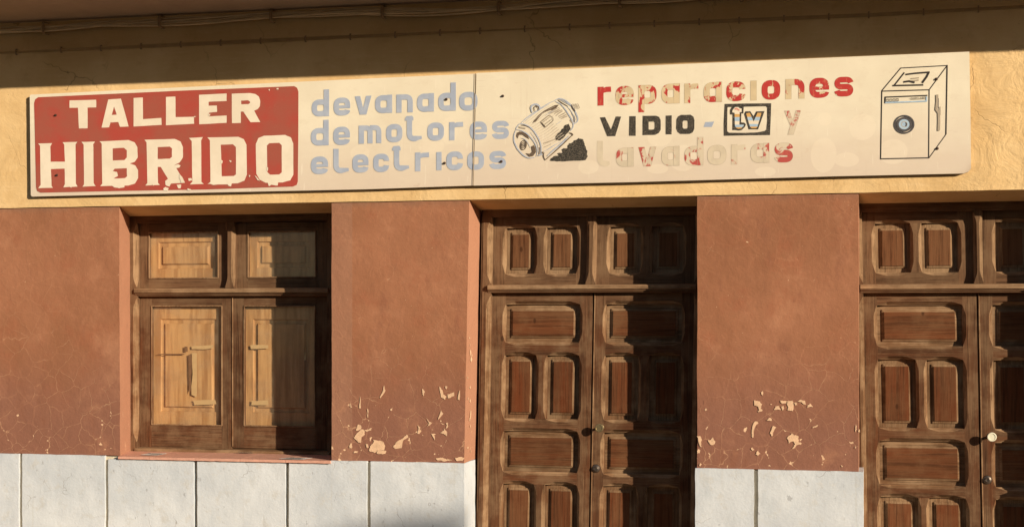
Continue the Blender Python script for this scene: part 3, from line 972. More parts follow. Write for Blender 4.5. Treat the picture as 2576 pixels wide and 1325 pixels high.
# ------------------------------------------------------------------ window
def make_window():
    D = DW
    yc = D - 0.042
    X = lambda v: WX(v, D)
    Z = lambda v, xm=460: WZ(xm, v, D)
    xo, xi, xr = WX(324, yc), X(351.5), X(828)
    zt, zh = LINT - 0.03, Z(561)
    zb1, zb0 = Z(723.5), Z(748)
    zbot = PL + 0.004
    b = MB()
    b.box(xo - 0.015, xo + 0.006, yc + 0.004, D + 0.09, zbot, zt)
    win = b.build("wooden_window", [M['wv']], house, label="weathered window with closed shutters behind taped dusty panes")
    member("casing", xo, xi, zbot, zt, yc, D + 0.09, MV, win, [('r', zb1 + 0.004, zh), ('r', zbot + 0.06, zb0 - 0.006)], 0.026)
    member("casing", xr, xr + 0.09, zbot, zt, yc, D + 0.09, MV, win, [], 0.026)
    member("head_rail", xi, xr, zh, zt, yc + 0.002, D + 0.09, MH, win)
    member("mullion", X(573), X(595), zb1 - 0.004, zh, yc - 0.002, D + 0.04, MV, win, [('l', zb1 + 0.004, zh - 0.01), ('r', zb1 + 0.004, zh - 0.01)], 0.018)
    frame_bar("transom_bar", xi - 0.012, xr + 0.012, D - 0.06, D + 0.05, zb1, zb0, win, None)
    zl = WZ(460, 1123, D)
    b = MB()
    b.prism_x([(D + 0.05, zl), (D - 0.045, zl - 0.012), (D - 0.052, zl - 0.02), (D - 0.052, zbot - 0.002), (D + 0.05, zbot - 0.002)], xi - 0.014, xr + 0.02, 0, [1, 1, 1, 1, 0])
    b.build("bottom_rail", [M['wh'], M['th']], win)
    # sashes: (left, opening left, opening right, right, top, opening top, opening bottom, bottom)
    S = [(351.5, 375, 548.6, 575, 561, 584, 699.5, 724), (593, 624, 794, 828, 561, 582, 697, 722),
         (352.5, 381.5, 558, 583.8, 747, 769.5, 1068.5, 1124), (586.2, 614, 793, 828, 746, 769.5, 1071.5, 1126)]
    for i, s in enumerate(S):
        a, o1, o2, r_ = [X(v) for v in s[:4]]
        xm = (s[0] + s[3]) / 2
        t, ot, ob, bo = [WZ(xm, v, D) for v in s[4:]]
        member("stile", a, o1, bo - 0.005, t + 0.005, D, D + 0.04, MV, win)
        member("stile", o2, r_, bo - 0.005, t + 0.005, D, D + 0.04, MV, win)
        member("rail", o1, o2, ot, t + 0.005, D + 0.0005, D + 0.04, MH, win)
        member("rail", o1, o2, bo - 0.005, ob, D + 0.0005, D + 0.04, MH, win)
        b = MB()                                              # glazing bead all round
        r = 0.005
        for (p, q) in (((o1, ot), (o2, ot)), ((o1, ob), (o2, ob)), ((o1, ot), (o1, ob)), ((o2, ot), (o2, ob))):
            b.tube([(p[0], D - 0.001, p[1]), (q[0], D - 0.001, q[1])], r, 8)
        b.build("glazing_bead", [M['tv']], win)
        b = MB()
        b.add([(o1 - 0.004, D + 0.014, ob - 0.004), (o2 + 0.004, D + 0.014, ob - 0.004), (o2 + 0.004, D + 0.014, ot + 0.004), (o1 - 0.004, D + 0.014, ot + 0.004)], [(0, 1, 2, 3)])
        b.build("pane", [M['glass']], win)
        # shutter: flat board with a sunk frame and a raised field
        b = MB()
        ys = D + 0.030
        ix, iz = (0.052, 0.062) if i < 2 else (0.050, 0.085)
        e = 0.03
        lv = [(-e, -e, ys), (ix, iz, ys), (ix + 0.006, iz + 0.006, ys + 0.012), (ix + 0.026, iz + 0.026, ys + 0.012), (ix + 0.036, iz + 0.036, ys - 0.002)]
        prev = None
        for (ox, oz, yy) in lv:
            q = [(o1 + ox, yy, ob + oz), (o2 - ox, yy, ob + oz), (o2 - ox, yy, ot - oz), (o1 + ox, yy, ot - oz)]
            if prev:
                for k in range(4):
                    j = (k + 1) % 4
                    b.add([prev[k], prev[j], q[j], q[k]], [(0, 1, 2, 3)])
            prev = q
        b.add(prev, [(0, 1, 2, 3)])
        b.build("shutter", [M['shutter']], win)
    b = MB()
    b.tube([(X(585), D - 0.001, WZ(585, 1122, D)), (X(585), D - 0.001, zb0)], 0.005, 8)
    b.build("nosing", [M['tv']], win)
    # strips of packing tape stuck on the panes
    zt2 = lambda x, y: (264.15 + x * .3512, 729.6 + y * .3512)
    tapes = [("tape", M['tape'], [(620, 400), (775, 392), (778, 415), (700, 424), (622, 420)]), ("tape", M['tape'], [(623, 448), (658, 448), (660, 735), (655, 765), (618, 748)]),
             ("tape", M['tape'], [(632, 788), (790, 785), (798, 815), (640, 822)]), ("tape", M['tape'], [(1040, 392), (1170, 392), (1170, 416), (1045, 420)]),
             ("tape", M['tape'], [(1050, 792), (1168, 788), (1168, 822), (1048, 822)]), ("tape", M['darktape'], [(598, 462), (620, 460), (626, 600), (618, 700), (605, 740), (600, 600)]),
             ("tape", M['darktape'], [(568, 404), (592, 403), (592, 440), (570, 442)]), ("tape", M['darktape'], [(375, 456), (560, 452), (575, 462), (470, 462), (376, 461)]),
             ("tape", M['tape'], [(1425, 500), (1434, 420), (1440, 500)])]
    for nm, mt, lp in tapes:
        b = MB()
        loops_to(b, [jag([zt2(*p) for p in lp], 0.5, 3)], D + 0.0132)
        b.build(nm, [mt], win)
    # sill of pink tiles
    js = [301, 380, 494, 607.6, 721, 833.5]
    for k in range(5):
        a, c_ = WX(js[k]) + (0.0012 if k else 0), WX(js[k + 1]) - 0.0012
        b = MB()
        if k == 0:
            lft = undercut / 0.45 * 0.36
        else:
            lft = 0
        b.rough([(a, -0.020, PL - 0.018), (c_, -0.020, PL - 0.018), (c_, DW - 0.03, PL - 0.018), (a + lft, DW - 0.03, PL - 0.018),
                 (a, -0.020, PL - 0.002), (c_, -0.020, PL - 0.002), (c_, DW - 0.03, PL + 0.004), (a + lft, DW - 0.03, PL + 0.004)], 0.02, 0.0014, freq=30)
        b.build("sill_tile", [M['terra']], win)
    return win


window = make_window()

# labels and a bit of wire lying on the sill
def slip(name, x0, x1, y0, y1, skew, label, bars):
    z = PL + 0.0045
    b = MB()
    b.hexa([(x0, y0, z), (x1, y0, z), (x1 + skew, y1, z + 0.002), (x0 + skew, y1, z + 0.002), (x0, y0, z + 0.0008), (x1, y0, z + 0.0008), (x1 + skew, y1, z + 0.0028), (x0 + skew, y1, z + 0.0028)])
    o = b.build(name, [M['paper']], None, label=label, cat="paper slip")
    b = MB()
    h = lambda u: x0 + (x1 - x0) * u
    for (u0, u1, v0, v1) in bars:
        ya, yb = y0 + (y1 - y0) * v0, y0 + (y1 - y0) * v1
        sa, sb = skew * v0, skew * v1
        za_, zb2 = z + 0.0012 + 0.002 * v0, z + 0.0012 + 0.002 * v1
        b.add([(h(u0) + sa, ya, za_), (h(u1) + sa, ya, za_), (h(u1) + sb, yb, zb2), (h(u0) + sb, yb, zb2)], [(0, 1, 2, 3)])
    b.build("print", [M['print_']], o)


slip("paper_slip", WX(362, .1), WX(405, .1), 0.055, 0.17, 0.008, "white paper slip with one long black bar, left end of the window sill", [(0.30, 0.95, 0.35, 0.72), (0.05, 0.10, 0.4, 0.9), (0.14, 0.24, 0.45, 0.8)])
bars = [(0.06, 0.12, 0.25, 0.8), (0.15, 0.19, 0.25, 0.9)]
random.seed(3)
u = 0.22
while u < 0.78:
    w = random.choice((0.012, 0.02, 0.035))
    bars.append((u, u + w, 0.2, 0.85))
    u += w + random.choice((0.012, 0.02))
slip("paper_slip", WX(704, .0), WX(765, .0), -0.012, 0.065, 0.03, "crumpled white slip with many black bars, right end of the window sill", bars)
b = MB()
cx0, cx1 = WX(597, .27), WX(632, .27)
pts = []
for k in range(150):
    t = k / 149
    pts.append((cx0 + (cx1 - cx0) * t, 0.285 + 0.006 * math.cos(t * 44) + 0.006 * math.sin(t * 3), PL + 0.013 + 0.006 * math.sin(t * 44)))
b.tube(pts, 0.0016, 5)
b.build("wire_coil", [M['steel']], None, label="small coil of tarnished wire lying on the sill against the window frame", cat="wire")

# ------------------------------------------------------------------ cables under the eave
def cable_run(name, xs, ys, n, rad, spread, twist, clips, mats, label, off, wob, group):
    """xs, ys: measured course in photo px; n cables loosely twisted round it"""
    x0, x1 = xs[0], xs[-1]
    course = []
    steps = 260
    for k in range(steps + 1):
        px = x0 + (x1 - x0) * k / steps
        i = max(j for j in range(len(xs)) if xs[j] <= px + 1e-6)
        i = min(i, len(xs) - 2)
        t = (px - xs[i]) / (xs[i + 1] - xs[i])
        py = ys[i] + (ys[i + 1] - ys[i]) * t
        course.append(W(px, py, -off))
    root = empty(name, (course[0][0], 0, course[0][1]), label, "cable", group)
    for c in range(n):
        pts = []
        ph = random.uniform(0, 6)
        fr = random.uniform(0.8, 1.25)
        base = (c + 0.5) / n - 0.5
        for k, (x, z) in enumerate(course):
            s = x * twist * fr
            o = base * spread * math.cos(s * 0.6) + wob * math.sin(s + ph)
            dy = (0.5 + 0.5 * math.sin(s * 0.6 + c)) * off * 0.5
            pts.append((x, -off - dy, z + o))
        b = MB()
        b.tube(pts, rad, 7)
        b.build("strand", [mats[c % len(mats)]], root)
    for px in clips:
        i = min(range(steps + 1), key=lambda q: abs(x0 + (x1 - x0) * q / steps - px))
        x, z = course[i]
        b = MB()
        hh = spread * 0.5 + rad * 2.2
        yf = -off * 1.6 - rad * 2
        w = 0.009 if spread > 0.03 else 0.0045
        prof = [(0.01, z - hh), (yf + 0.01, z - hh - 0.002), (yf, z - hh + 0.008), (yf - 0.002, z), (yf, z + hh - 0.008), (yf + 0.01, z + hh + 0.002), (0.01, z + hh)]
        prof2 = [(0.01, z + hh - 0.003), (yf + 0.012, z + hh - 0.003), (yf + 0.004, z + hh - 0.010), (yf + 0.003, z), (yf + 0.004, z - hh + 0.010), (yf + 0.012, z - hh + 0.003), (0.01, z - hh + 0.003)]
        b.prism_x(prof + prof2, x - w, x + w)
        b.build("clip", [M['clip']], root)
    return root


random.seed(11)
XA = [-360, 0, 113, 400, 683, 962, 1255, 1560, 1900, 2300, 2800]
YA = [88, 75, 72, 56, 42, 31, 22, 3, -16, -33, -58]
cable_run("cable_bundle", XA, YA, 6, 0.0062, 0.046, 3.8, [-180, 113.8, 400, 683.5, 962.5, 1254.7, 1560, 1870, 2180, 2490], [M['cable']], "thick bundle of twisted beige cables clipped right under the eave", 0.030, 0.010, None)
XB = [-360, 0, 153, 551, 883, 1321, 1759, 2190, 2576, 2900]
YB = [155, 133, 126, 108, 93, 73, 55.5, 38, 17, 0]
cable_run("cable_line", XB, YB, 4, 0.0036, 0.020, 1.2, [-60, 47, 153, 254, 349, 455, 551, 657, 767, 883, 990, 1105, 1205, 1321, 1433, 1533, 1651, 1759, 1865, 1978, 2085, 2190, 2322, 2459, 2590],
          [M['paintedcable']], "thin flat line of painted cables clipped to the ochre wall above the sign", 0.005, 0.001, None)

# ------------------------------------------------------------------ the sign
SD = -0.032                                           # front of the boards
sign = empty("shop_sign", (WX(1197, SD), SD, 2.41), "long cream two-board sign reading TALLER HIBRIDO with hand-painted motor and washing machine", "sign")
SEAM_T, SEAM_B = W(1196.5, 185, SD), W(1191, 467, SD)


def seam_x(z):
    t = (z - SEAM_B[1]) / (SEAM_T[1] - SEAM_B[1])
    return SEAM_B[0] + (SEAM_T[0] - SEAM_B[0]) * t


def board(loop, dy):
    pts = [W(px, py, SD) for px, py in loop]
    b = MB()
    n = len(pts)
    yf, yb = SD + dy, -0.006
    b.add([(x, yf, z) for x, z in pts], [list(range(n))], 0)
    for i in range(n):
        j = (i + 1) % n
        (xa, za_), (xb, zb2) = pts[i], pts[j]
        b.add([(xa, yf, za_), (xb, yf, zb2), (xb, yb, zb2), (xa, yb, za_)], [(0, 3, 2, 1)], 1)
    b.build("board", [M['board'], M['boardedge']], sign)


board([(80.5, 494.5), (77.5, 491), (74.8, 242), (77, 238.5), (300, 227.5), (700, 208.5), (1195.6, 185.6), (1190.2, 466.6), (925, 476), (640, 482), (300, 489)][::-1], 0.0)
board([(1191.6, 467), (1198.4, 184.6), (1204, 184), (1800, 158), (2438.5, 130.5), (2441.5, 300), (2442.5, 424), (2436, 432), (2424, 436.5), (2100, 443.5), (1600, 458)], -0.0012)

LEV = [0]


def ink(name, mats, pieces, lvl=0, **props):
    """flat paint on the boards; pieces = (kind, data, mat index) in photo px"""
    b = MB()
    y0 = SD - 0.0016 - lvl * 0.0004
    for k, (kind, data, mi) in enumerate(pieces):
        d = y0 - 0.00012 * (k % 40)
        if kind == 'poly':
            loops_to(b, data, d, mi)
        else:
            path, wd, closed = data
            L, Rr = [], []
            n = len(path)
            for i, (px, py) in enumerate(path):
                a = path[(i - 1) % n] if (closed or i > 0) else path[i]
                c = path[(i + 1) % n] if (closed or i < n - 1) else path[i]
                t1 = Vector((px - a[0], py - a[1]))
                t2 = Vector((c[0] - px, c[1] - py))
                if t1.length < 1e-6: t1 = t2
                if t2.length < 1e-6: t2 = t1
                t1.normalize(); t2.normalize()
                tt = t1 + t2
                if tt.length < 1e-4: tt = t1
                tt.normalize()
                nn = Vector((-tt.y, tt.x))
                ws = wd[i] if isinstance(wd, (list, tuple)) else wd
                m = ws / 2 / max(0.45, abs(nn.dot(Vector((-t1.y, t1.x)))))
                L.append(W(px + nn.x * m, py + nn.y * m, d))
                Rr.append(W(px - nn.x * m, py - nn.y * m, d))
            vs = [(x, d, z) for x, z in L] + [(x, d, z) for x, z in Rr]
            fs = []
            for i in range(n if closed else n - 1):
                j = (i + 1) % n
                fs.append((i, j, n + j, n + i))
            b.add(vs, fs, mi)
    return b.build(name, mats, sign, **props)


def fillet(pts, r, closed=False, seg=7):
    out = []
    n = len(pts)
    for i, p in enumerate(pts):
        if not closed and i in (0, n - 1):
            out.append(tuple(p))
            continue
        a, c = Vector(pts[(i - 1) % n]), Vector(pts[(i + 1) % n])
        p = Vector(p)
        da, dc = a - p, c - p
        fa = 0.5 if (closed or i > 1) else 0.96
        fc = 0.5 if (closed or i < n - 2) else 0.96
        pa, pc = p + da.normalized() * min(r, da.length * fa), p + dc.normalized() * min(r, dc.length * fc)
        for k in range(seg + 1):
            t = k / seg
            q = pa * (1 - t) ** 2 + p * 2 * t * (1 - t) * 0.9 + pc * t ** 2 + (pa + pc) * (0.1 * t * (1 - t))
            out.append((q.x, q.y))
    eps = max(0.4, r * 0.04) if r > 5 else 0.05
    res = [out[0]]
    for q in out[1:]:
        if math.hypot(q[0] - res[-1][0], q[1] - res[-1][1]) > eps:
            res.append(q)
    if not closed:
        res[-1] = out[-1]
    elif math.hypot(res[0][0] - res[-1][0], res[0][1] - res[-1][1]) <= eps:
        res.pop()
    return res


def glyph(ch, w, h, s, asc=0.0):
    """pieces in a box 0..w, 0..h (y down), stroke s; asc = height above the box"""
    a = s / 2
    Rr = min(w - s, h - s) * 0.40
    P = []
    ring = ('rib', (fillet([(a, a), (w - a, a), (w - a, h - a), (a, h - a)], Rr, True), s, True))
    bar = lambda x0, y0, x1, y1: ('poly', [[(x0, y0), (x1, y0), (x1, y1), (x0, y1)]])
    if ch == 'o':
        P.append(ring)
    elif ch == 'a':
        P += [ring, bar(w - s, -h * .01, w, h)]
    elif ch == 'd':
        P += [ring, bar(w - s, -asc, w, h)]
    elif ch == 'p':
        P += [ring, bar(0, 0, s, h + asc)]
    elif ch == 'e':
        P.append(('rib', (fillet([(w - a, h * .60), (w - a, a), (a, a), (a, h - a), (w - a, h - a), (w - a, h * .70)], Rr, False), s, False)))
        P.append(bar(a, h * .43, w, h * .60))
    elif ch == 'c':
        P.append(('rib', (fillet([(w - a, h * .40), (w - a, a), (a, a), (a, h - a), (w - a, h - a), (w - a, h * .64)], Rr, False), s, False)))
    elif ch == 'n':
        P += [bar(0, 0, s, h), ('rib', (fillet([(a, a * 1.02), (w - a, a * 1.02), (w - a, h)], Rr), s, False))]
    elif ch == 'm':
        s2 = s * .95
        P += [bar(0, 0, s, h), ('rib', (fillet([(a, a), (w / 2, a), (w / 2, h)], Rr * .8), s2, False)), ('rib', (fillet([(w / 2, a), (w - a, a), (w - a, h)], Rr * .8), s2, False))]
    elif ch == 'r':
        P += [bar(0, 0, s, h), ('rib', ([(s * .6, h * .27), (s * 1.05, h * .19), (s * 1.5, h * .15), (w, h * .145)], [s * .55, s * .8, s * .86, s * .88], False))]
    elif ch == 'i':
        P.append(bar(0, 0, w, h))
    elif ch == 'v':
        P.append(('poly', [[(0, 0), (s * 1.02, 0), (w / 2, h * .64), (w - s * 1.02, 0), (w, 0), (w / 2 + s * .62, h), (w / 2 - s * .62, h)]]))
    elif ch == 's':
        q = h / 2
        P.append(('rib', (fillet([(w - a * .9, h * .31), (w - a * 1.1, a), (a, a), (a, q), (w - a, q), (w - a, h - a), (a * 1.1, h - a), (a * .9, h * .69)], min(Rr, (q - a) * .5 + a * .2)), s * .93, False)))
    elif ch == 'l':
        P.append(('rib', (fillet([(a, -asc), (a, h - a * .9), (w, h - a * .9 - s * .25)], s * 1.1), [s] * 9 + [s * .55], False)))
    elif ch == 't':
        st = s * .35
        P.append(('rib', (fillet([(st + a, -asc + s * .2), (st + a, h - a * .9), (w, h - a * .9 - s * .35)], s * 1.1), [s] * 9 + [s * .5], False)))
        P.append(('poly', [[(0, -asc + s * .85), (0, -asc + s * .45), (st * .9, -asc), (st + s, -asc - s * .02), (st + s * 1.25, -asc + s * .35), (st + s * 1.25, -asc + s * .85)]]))
    elif ch == 'y':
        P.append(('poly', [[(0, 0), (s, 0), (w * .52, h * .40), (w - s, 0), (w, 0), (w * .56, h), (w * .20, h), (w * .36, h * .62)]]))
    return P


def letter(ch, conv, x0, x1, y0, y1, s, mats, slope=-0.036, asc=0, lvl=1, outline=None, wear=None, top=None):
    """x0..x1, y0..y1: x-height box of this letter at its left edge, in zoom px"""
    h = y1 - y0
    P = glyph(ch, x1 - x0, h, s, (y0 - top) if top is not None else asc)
    sh = slope * (x1 - x0) * 0.5

    def T(p):
        return conv(x0 + p[0], y0 + p[1] + slope * p[0] - sh)
    k = conv(1, 0)[0] - conv(0, 0)[0]
    pieces = []
    for kind, data in P:
        if kind == 'poly':
            pieces.append(('poly', [[T(p) for p in lp] for lp in data], 0))
            if outline:
                for lp in data:
                    pieces.append(('rib', ([T(p) for p in lp], outline, True), 1))
        else:
            path, wd, cl = data
            w2 = [q * k for q in wd] if isinstance(wd, (list, tuple)) else wd * k
            if isinstance(w2, list) and len(w2) != len(path):
                w2 = (w2[:1] * len(path))[:len(path) - 1] + [w2[-1]]
            pieces.append(('rib', ([T(p) for p in path], w2, cl), 0))
            if outline and not isinstance(w2, list):
                for sgn in (1, -1):
                    off = []
                    n = len(path)
                    for i, (px, py) in enumerate(path):
                        a = path[(i - 1) % n] if (cl or i > 0) else path[i]
                        c = path[(i + 1) % n] if (cl or i < n - 1) else path[i]
                        t = Vector((c[0] - a[0], c[1] - a[1]))
                        if t.length < 1e-6: t = Vector((1, 0))
                        t.normalize()
                        off.append(T((px - t.y * sgn * wd / 2, py + t.x * sgn * wd / 2)))
                    pieces.append(('rib', (off, outline, cl), 1))
    props = {}
    if wear is not None:
        props['wear'] = wear
    return ink("letter", mats, pieces, lvl, **props)


# red field and its big capitals
z1 = lambda x, y: (x * .30519, 188.7 + y * .3053)
field = [(281, 232), (290, 202), (315, 184), (800, 162), (1500, 130), (2425, 93), (2449, 107), (2460, 138), (2459, 500), (2455, 878), (2446, 905), (2415, 919), (1700, 943), (1000, 955), (335, 970), (306, 956), (297, 925), (290, 600)]
ink("red_field", [M['red']], [('poly', [[z1(*p) for p in field]], 0)], 0)
caps = [
    [[(573, 210), (793, 205), (793, 268), (722, 269), (722, 440), (650, 441), (643, 270), (573, 272)]],
    [[(893, 203), (997, 196), (1060, 425), (990, 428), (975, 388), (910, 392), (900, 432), (837, 434)], [(940, 260), (962, 328), (922, 330)]],
    [[(1101, 190), (1178, 186), (1178, 365), (1330, 355), (1332, 412), (1101, 425)]],
    [[(1368, 182), (1446, 178), (1448, 348), (1598, 345), (1600, 402), (1368, 415)]],
    [[(1640, 165), (1868, 153), (1868, 215), (1720, 222), (1720, 255), (1788, 252), (1790, 305), (1722, 312), (1722, 343), (1868, 334), (1868, 395), (1642, 407)]],
    [[(1910, 155), (2060, 150), (2105, 158), (2135, 180), (2145, 215), (2142, 258), (2125, 282), (2095, 295), (2145, 388), (2065, 390), (2005, 302), (1985, 302), (1985, 396), (1912, 398)], [(1988, 212), (2045, 210), (2062, 222), (2060, 234), (2048, 241), (1988, 243)]],
    [[(316, 565), (430, 562), (415, 590), (418, 715), (535, 715), (530, 575), (515, 555), (638, 552), (622, 572), (625, 895), (640, 920), (522, 925), (535, 900), (533, 772), (420, 775), (425, 912), (437, 930), (316, 932), (335, 905), (330, 585)]],
    [[(672, 552), (783, 550), (768, 572), (770, 600), (772, 890), (788, 915), (680, 920), (693, 900), (690, 575)]],
    [[(820, 548), (1060, 537), (1110, 556), (1132, 595), (1135, 680), (1112, 715), (1070, 730), (1115, 745), (1138, 785), (1138, 850), (1112, 895), (1060, 910), (826, 916), (843, 895), (838, 565)],
     [(928, 605), (1020, 600), (1045, 620), (1045, 680), (1025, 702), (930, 705)], [(945, 772), (1045, 768), (1047, 835), (1030, 850), (935, 853), (972, 832), (965, 800), (930, 792)]],
    [[(1190, 535), (1440, 527), (1488, 548), (1508, 595), (1508, 680), (1482, 720), (1438, 742), (1525, 888), (1410, 895), (1325, 757), (1300, 757), (1303, 890), (1318, 906), (1198, 910), (1215, 890), (1208, 555)],
     [(1300, 595), (1400, 590), (1417, 605), (1417, 675), (1400, 690), (1300, 693)]],
    [[(1558, 520), (1672, 512), (1658, 540), (1660, 880), (1680, 898), (1565, 902), (1585, 880), (1580, 545)]],
    [[(1710, 515), (1965, 510), (2010, 530), (2032, 575), (2035, 820), (2015, 870), (1960, 893), (1712, 898), (1735, 880), (1730, 540)],
     [(1820, 575), (1920, 572), (1945, 595), (1945, 820), (1925, 833), (1828, 835)]],
    [[(2175, 502), (2350, 495), (2398, 515), (2417, 565), (2418, 820), (2393, 868), (2330, 885), (2190, 888), (2140, 862), (2113, 815), (2108, 570), (2130, 520)],
     [(2220, 562), (2302, 560), (2322, 580), (2322, 803), (2302, 820), (2225, 822), (2203, 800), (2200, 582)]],
]
random.seed(5)
for lps in caps:
    ink("letter", [M['cream']], [('poly', [jag([z1(*p) for p in lp], 0.22, 3) for lp in lps], 0)], 1)
chips = [[(1435, 745), (1470, 735), (1488, 745), (1480, 762), (1450, 768)], [(1552, 852), (1578, 848), (1582, 868), (1555, 875)], [(1362, 875), (1385, 855), (1408, 860), (1412, 890), (1395, 918), (1365, 908)],
         [(1455, 905), (1495, 902), (1490, 932), (1470, 935)], [(1345, 935), (1365, 922), (1392, 935), (1380, 955), (1350, 950)], [(920, 912), (1028, 908), (1025, 925), (980, 932), (940, 924)],
         [(2205, 885), (2292, 880), (2288, 912), (2240, 905), (2215, 915)], [(1868, 895), (1912, 893), (1905, 918), (1888, 915)], [(1725, 895), (1880, 892), (1870, 900), (1760, 905)],
         [(1820, 700), (1836, 705), (1834, 730), (1820, 730)], [(1888, 702), (1908, 708), (1902, 720)], [(2198, 755), (2212, 770), (2206, 790), (2198, 788)], [(1600, 340), (1620, 342), (1600, 350)],
         [(2214, 118), (2224, 118), (2224, 132), (2216, 130)], [(2278, 110), (2298, 108), (2296, 122), (2282, 120)], [(575, 920), (590, 918), (588, 930)], [(1720, 320), (1735, 322), (1730, 338), (1718, 332)],
         [(2098, 828), (2112, 835), (2145, 875), (2120, 862)], [(1255, 900), (1272, 905), (1262, 915)], [(1545, 935), (1570, 940), (1575, 950), (1545, 950)], [(2050, 822), (2062, 830), (2056, 845)],
         [(1480, 815), (1500, 838), (1522, 882), (1495, 890), (1478, 850)]]
random.seed(6)
ink("paint_chip", [M['cream']], [('poly', [jag([z1(*p) for p in lp], 0.5, 3)], 0) for lp in chips], 2, kind='stuff')
spots = [[(465, 662), (488, 658), (486, 690), (470, 698), (445, 694), (466, 684)], [(330, 212), (345, 215), (338, 228)], [(285, 345), (312, 345), (310, 358), (286, 356)], [(2135, 862), (2150, 880), (2120, 868)]]

# blue lettering
z2 = lambda x, y: (723.3 + x * .3052, 157.2 + y * .3053)
BL = [('d', 200, 343, 305, 445, 225), ('e', 380, 517, 290, 438, None), ('v', 555, 692, 277, 430, None), ('a', 722, 863, 270, 418, None), ('n', 897, 1033, 263, 413, None), ('a', 1068, 1208, 257, 407, None),
      ('d', 1243, 1388, 250, 400, 168), ('o', 1415, 1567, 243, 397, None),
      ('d', 193, 340, 540, 685, 475), ('e', 377, 515, 530, 680, None), ('m', 587, 775, 517, 667, None), ('o', 813, 947, 508, 658, None), ('t', 968, 1107, 508, 655, 440), ('o', 1153, 1290, 495, 645, None),
      ('r', 1333, 1448, 490, 640, None), ('e', 1503, 1645, 487, 637, None), ('s', 1685, 1827, 480, 633, None),
      ('e', 193, 335, 775, 920, None), ('l', 378, 505, 770, 915, 710), ('e', 535, 668, 757, 908, None), ('c', 707, 838, 752, 903, None), ('t', 862, 1002, 752, 898, 687), ('r', 1052, 1167, 740, 895, None),
      ('i', 1227, 1270, 738, 888, None), ('c', 1310, 1447, 733, 887, None), ('o', 1482, 1620, 733, 885, None), ('s', 1663, 1803, 728, 880, None)]
for ch, x0, x1, y0, y1, top in BL:
    letter(ch, z2, x0, x1, y0, y1, 44, [M['blue'], M['blue']], slope=-0.042, top=top)

# red flaking lettering, black and pencil outlines
z5 = lambda x, y: (1496.9 + x * .19466, 176.1 + y * .1946)
z6 = lambda x, y: (1811.3 + x * .19466, 176.1 + y * .1946)
FL1 = [('r', z5, 32, 207, 218, 460, .92), ('e', z5, 265, 500, 208, 455, .60), ('p', z5, 560, 795, 195, 440, .52), ('a', z5, 858, 1095, 180, 435, .40), ('r', z5, 1153, 1335, 175, 428, .34), ('a', z5, 1403, 1640, 160, 417, .52),
       ('c', z6, 80, 330, 150, 405, .55), ('i', z6, 392, 473, 140, 395, .0), ('o', z6, 538, 778, 133, 385, .78), ('n', z6, 845, 1092, 118, 375, .42), ('e', z6, 1155, 1410, 103, 362, .76), ('s', z6, 1475, 1725, 88, 347, .78)]
for ch, cv, x0, x1, y0, y1, wr in FL1:
    letter(ch, cv, x0, x1, y0, y1, 78, [M['flaky'], M['pencil']], slope=-0.036, asc=(105 if ch == 'p' else 0), outline=0.35, wear=wr)
FL2 = [('l', z5, 25, 190, 1010, 1258, .15, 915), ('a', z5, 272, 497, 1007, 1250, .38, None), ('v', z5, 560, 790, 995, 1245, .58, None), ('a', z5, 860, 1090, 990, 1238, .40, None), ('d', z5, 1155, 1398, 985, 1235, .52, 872),
       ('o', z5, 1452, 1695, 972, 1225, .28, None), ('r', z6, 145, 328, 962, 1218, .40, None), ('a', z6, 395, 635, 950, 1200, .40, None), ('s', z6, 702, 945, 940, 1198, .58, None), ('y', z6, 830, 1045, 527, 835, .50, None)]
for ch, cv, x0, x1, y0, y1, wr, top in FL2:
    letter(ch, cv, x0, x1, y0, y1, 76 if ch != 'y' else 66, [M['flaky2'], M['pencil']], slope=-0.03, outline=0.45, wear=wr, top=top)
VID = [[[(62, 615), (130, 610), (205, 770), (268, 602), (338, 604), (262, 856), (155, 858)]], [[(442, 600), (527, 597), (525, 852), (437, 852)]],
       [[(614, 595), (790, 592), (830, 610), (848, 650), (850, 770), (825, 815), (778, 840), (612, 843)], [(693, 672), (755, 668), (768, 682), (768, 755), (755, 770), (693, 772)]],
       [[(912, 592), (992, 587), (990, 832), (911, 834)]],
       [[(1110, 582), (1235, 580), (1272, 605), (1285, 650), (1283, 765), (1262, 808), (1222, 828), (1100, 829), (1062, 800), (1047, 755), (1050, 640), (1072, 602)],
        [(1145, 656), (1185, 656), (1196, 670), (1196, 745), (1183, 759), (1146, 759), (1132, 745), (1132, 672)]]]
random.seed(9)
for lps in VID:
    ink("letter", [M['scribble']], [('poly', [jag([z5(*p) for p in lp], 0.18, 4) for lp in lps], 0)], 1)
ink("dash", [M['blue']], [('poly', [[z5(1425, 675), z5(1540, 668), z5(1508, 738), z5(1403, 738)]], 0)], 1)

# tv logo
z3 = lambda x, y: (1805 + x * .07593, 251.6 + y * .07593)
fr_o = [(232, 135), (850, 120), (1780, 112), (1765, 600), (1740, 1165), (900, 1175), (205, 1190), (200, 800)]
fr_i = [(345, 240), (1600, 212), (1640, 260), (1640, 700), (1615, 985), (1560, 1030), (1330, 1075), (900, 1090), (380, 1085), (322, 1040), (322, 700), (330, 260)]
t_o = [(480, 215), (870, 205), (858, 450), (790, 452), (782, 745), (880, 750), (945, 810), (905, 900), (790, 1005), (690, 1015), (600, 1000), (490, 1000), (495, 490), (410, 480), (408, 340)]
t_i = [(580, 240), (690, 238), (735, 275), (800, 290), (800, 402), (735, 405), (725, 820), (870, 822), (868, 855), (790, 940), (690, 962), (620, 930), (575, 860), (565, 430), (490, 415), (495, 345)]
v_o = [(920, 380), (1085, 375), (1195, 545), (1280, 382), (1558, 372), (1345, 975), (1030, 975), (880, 470)]
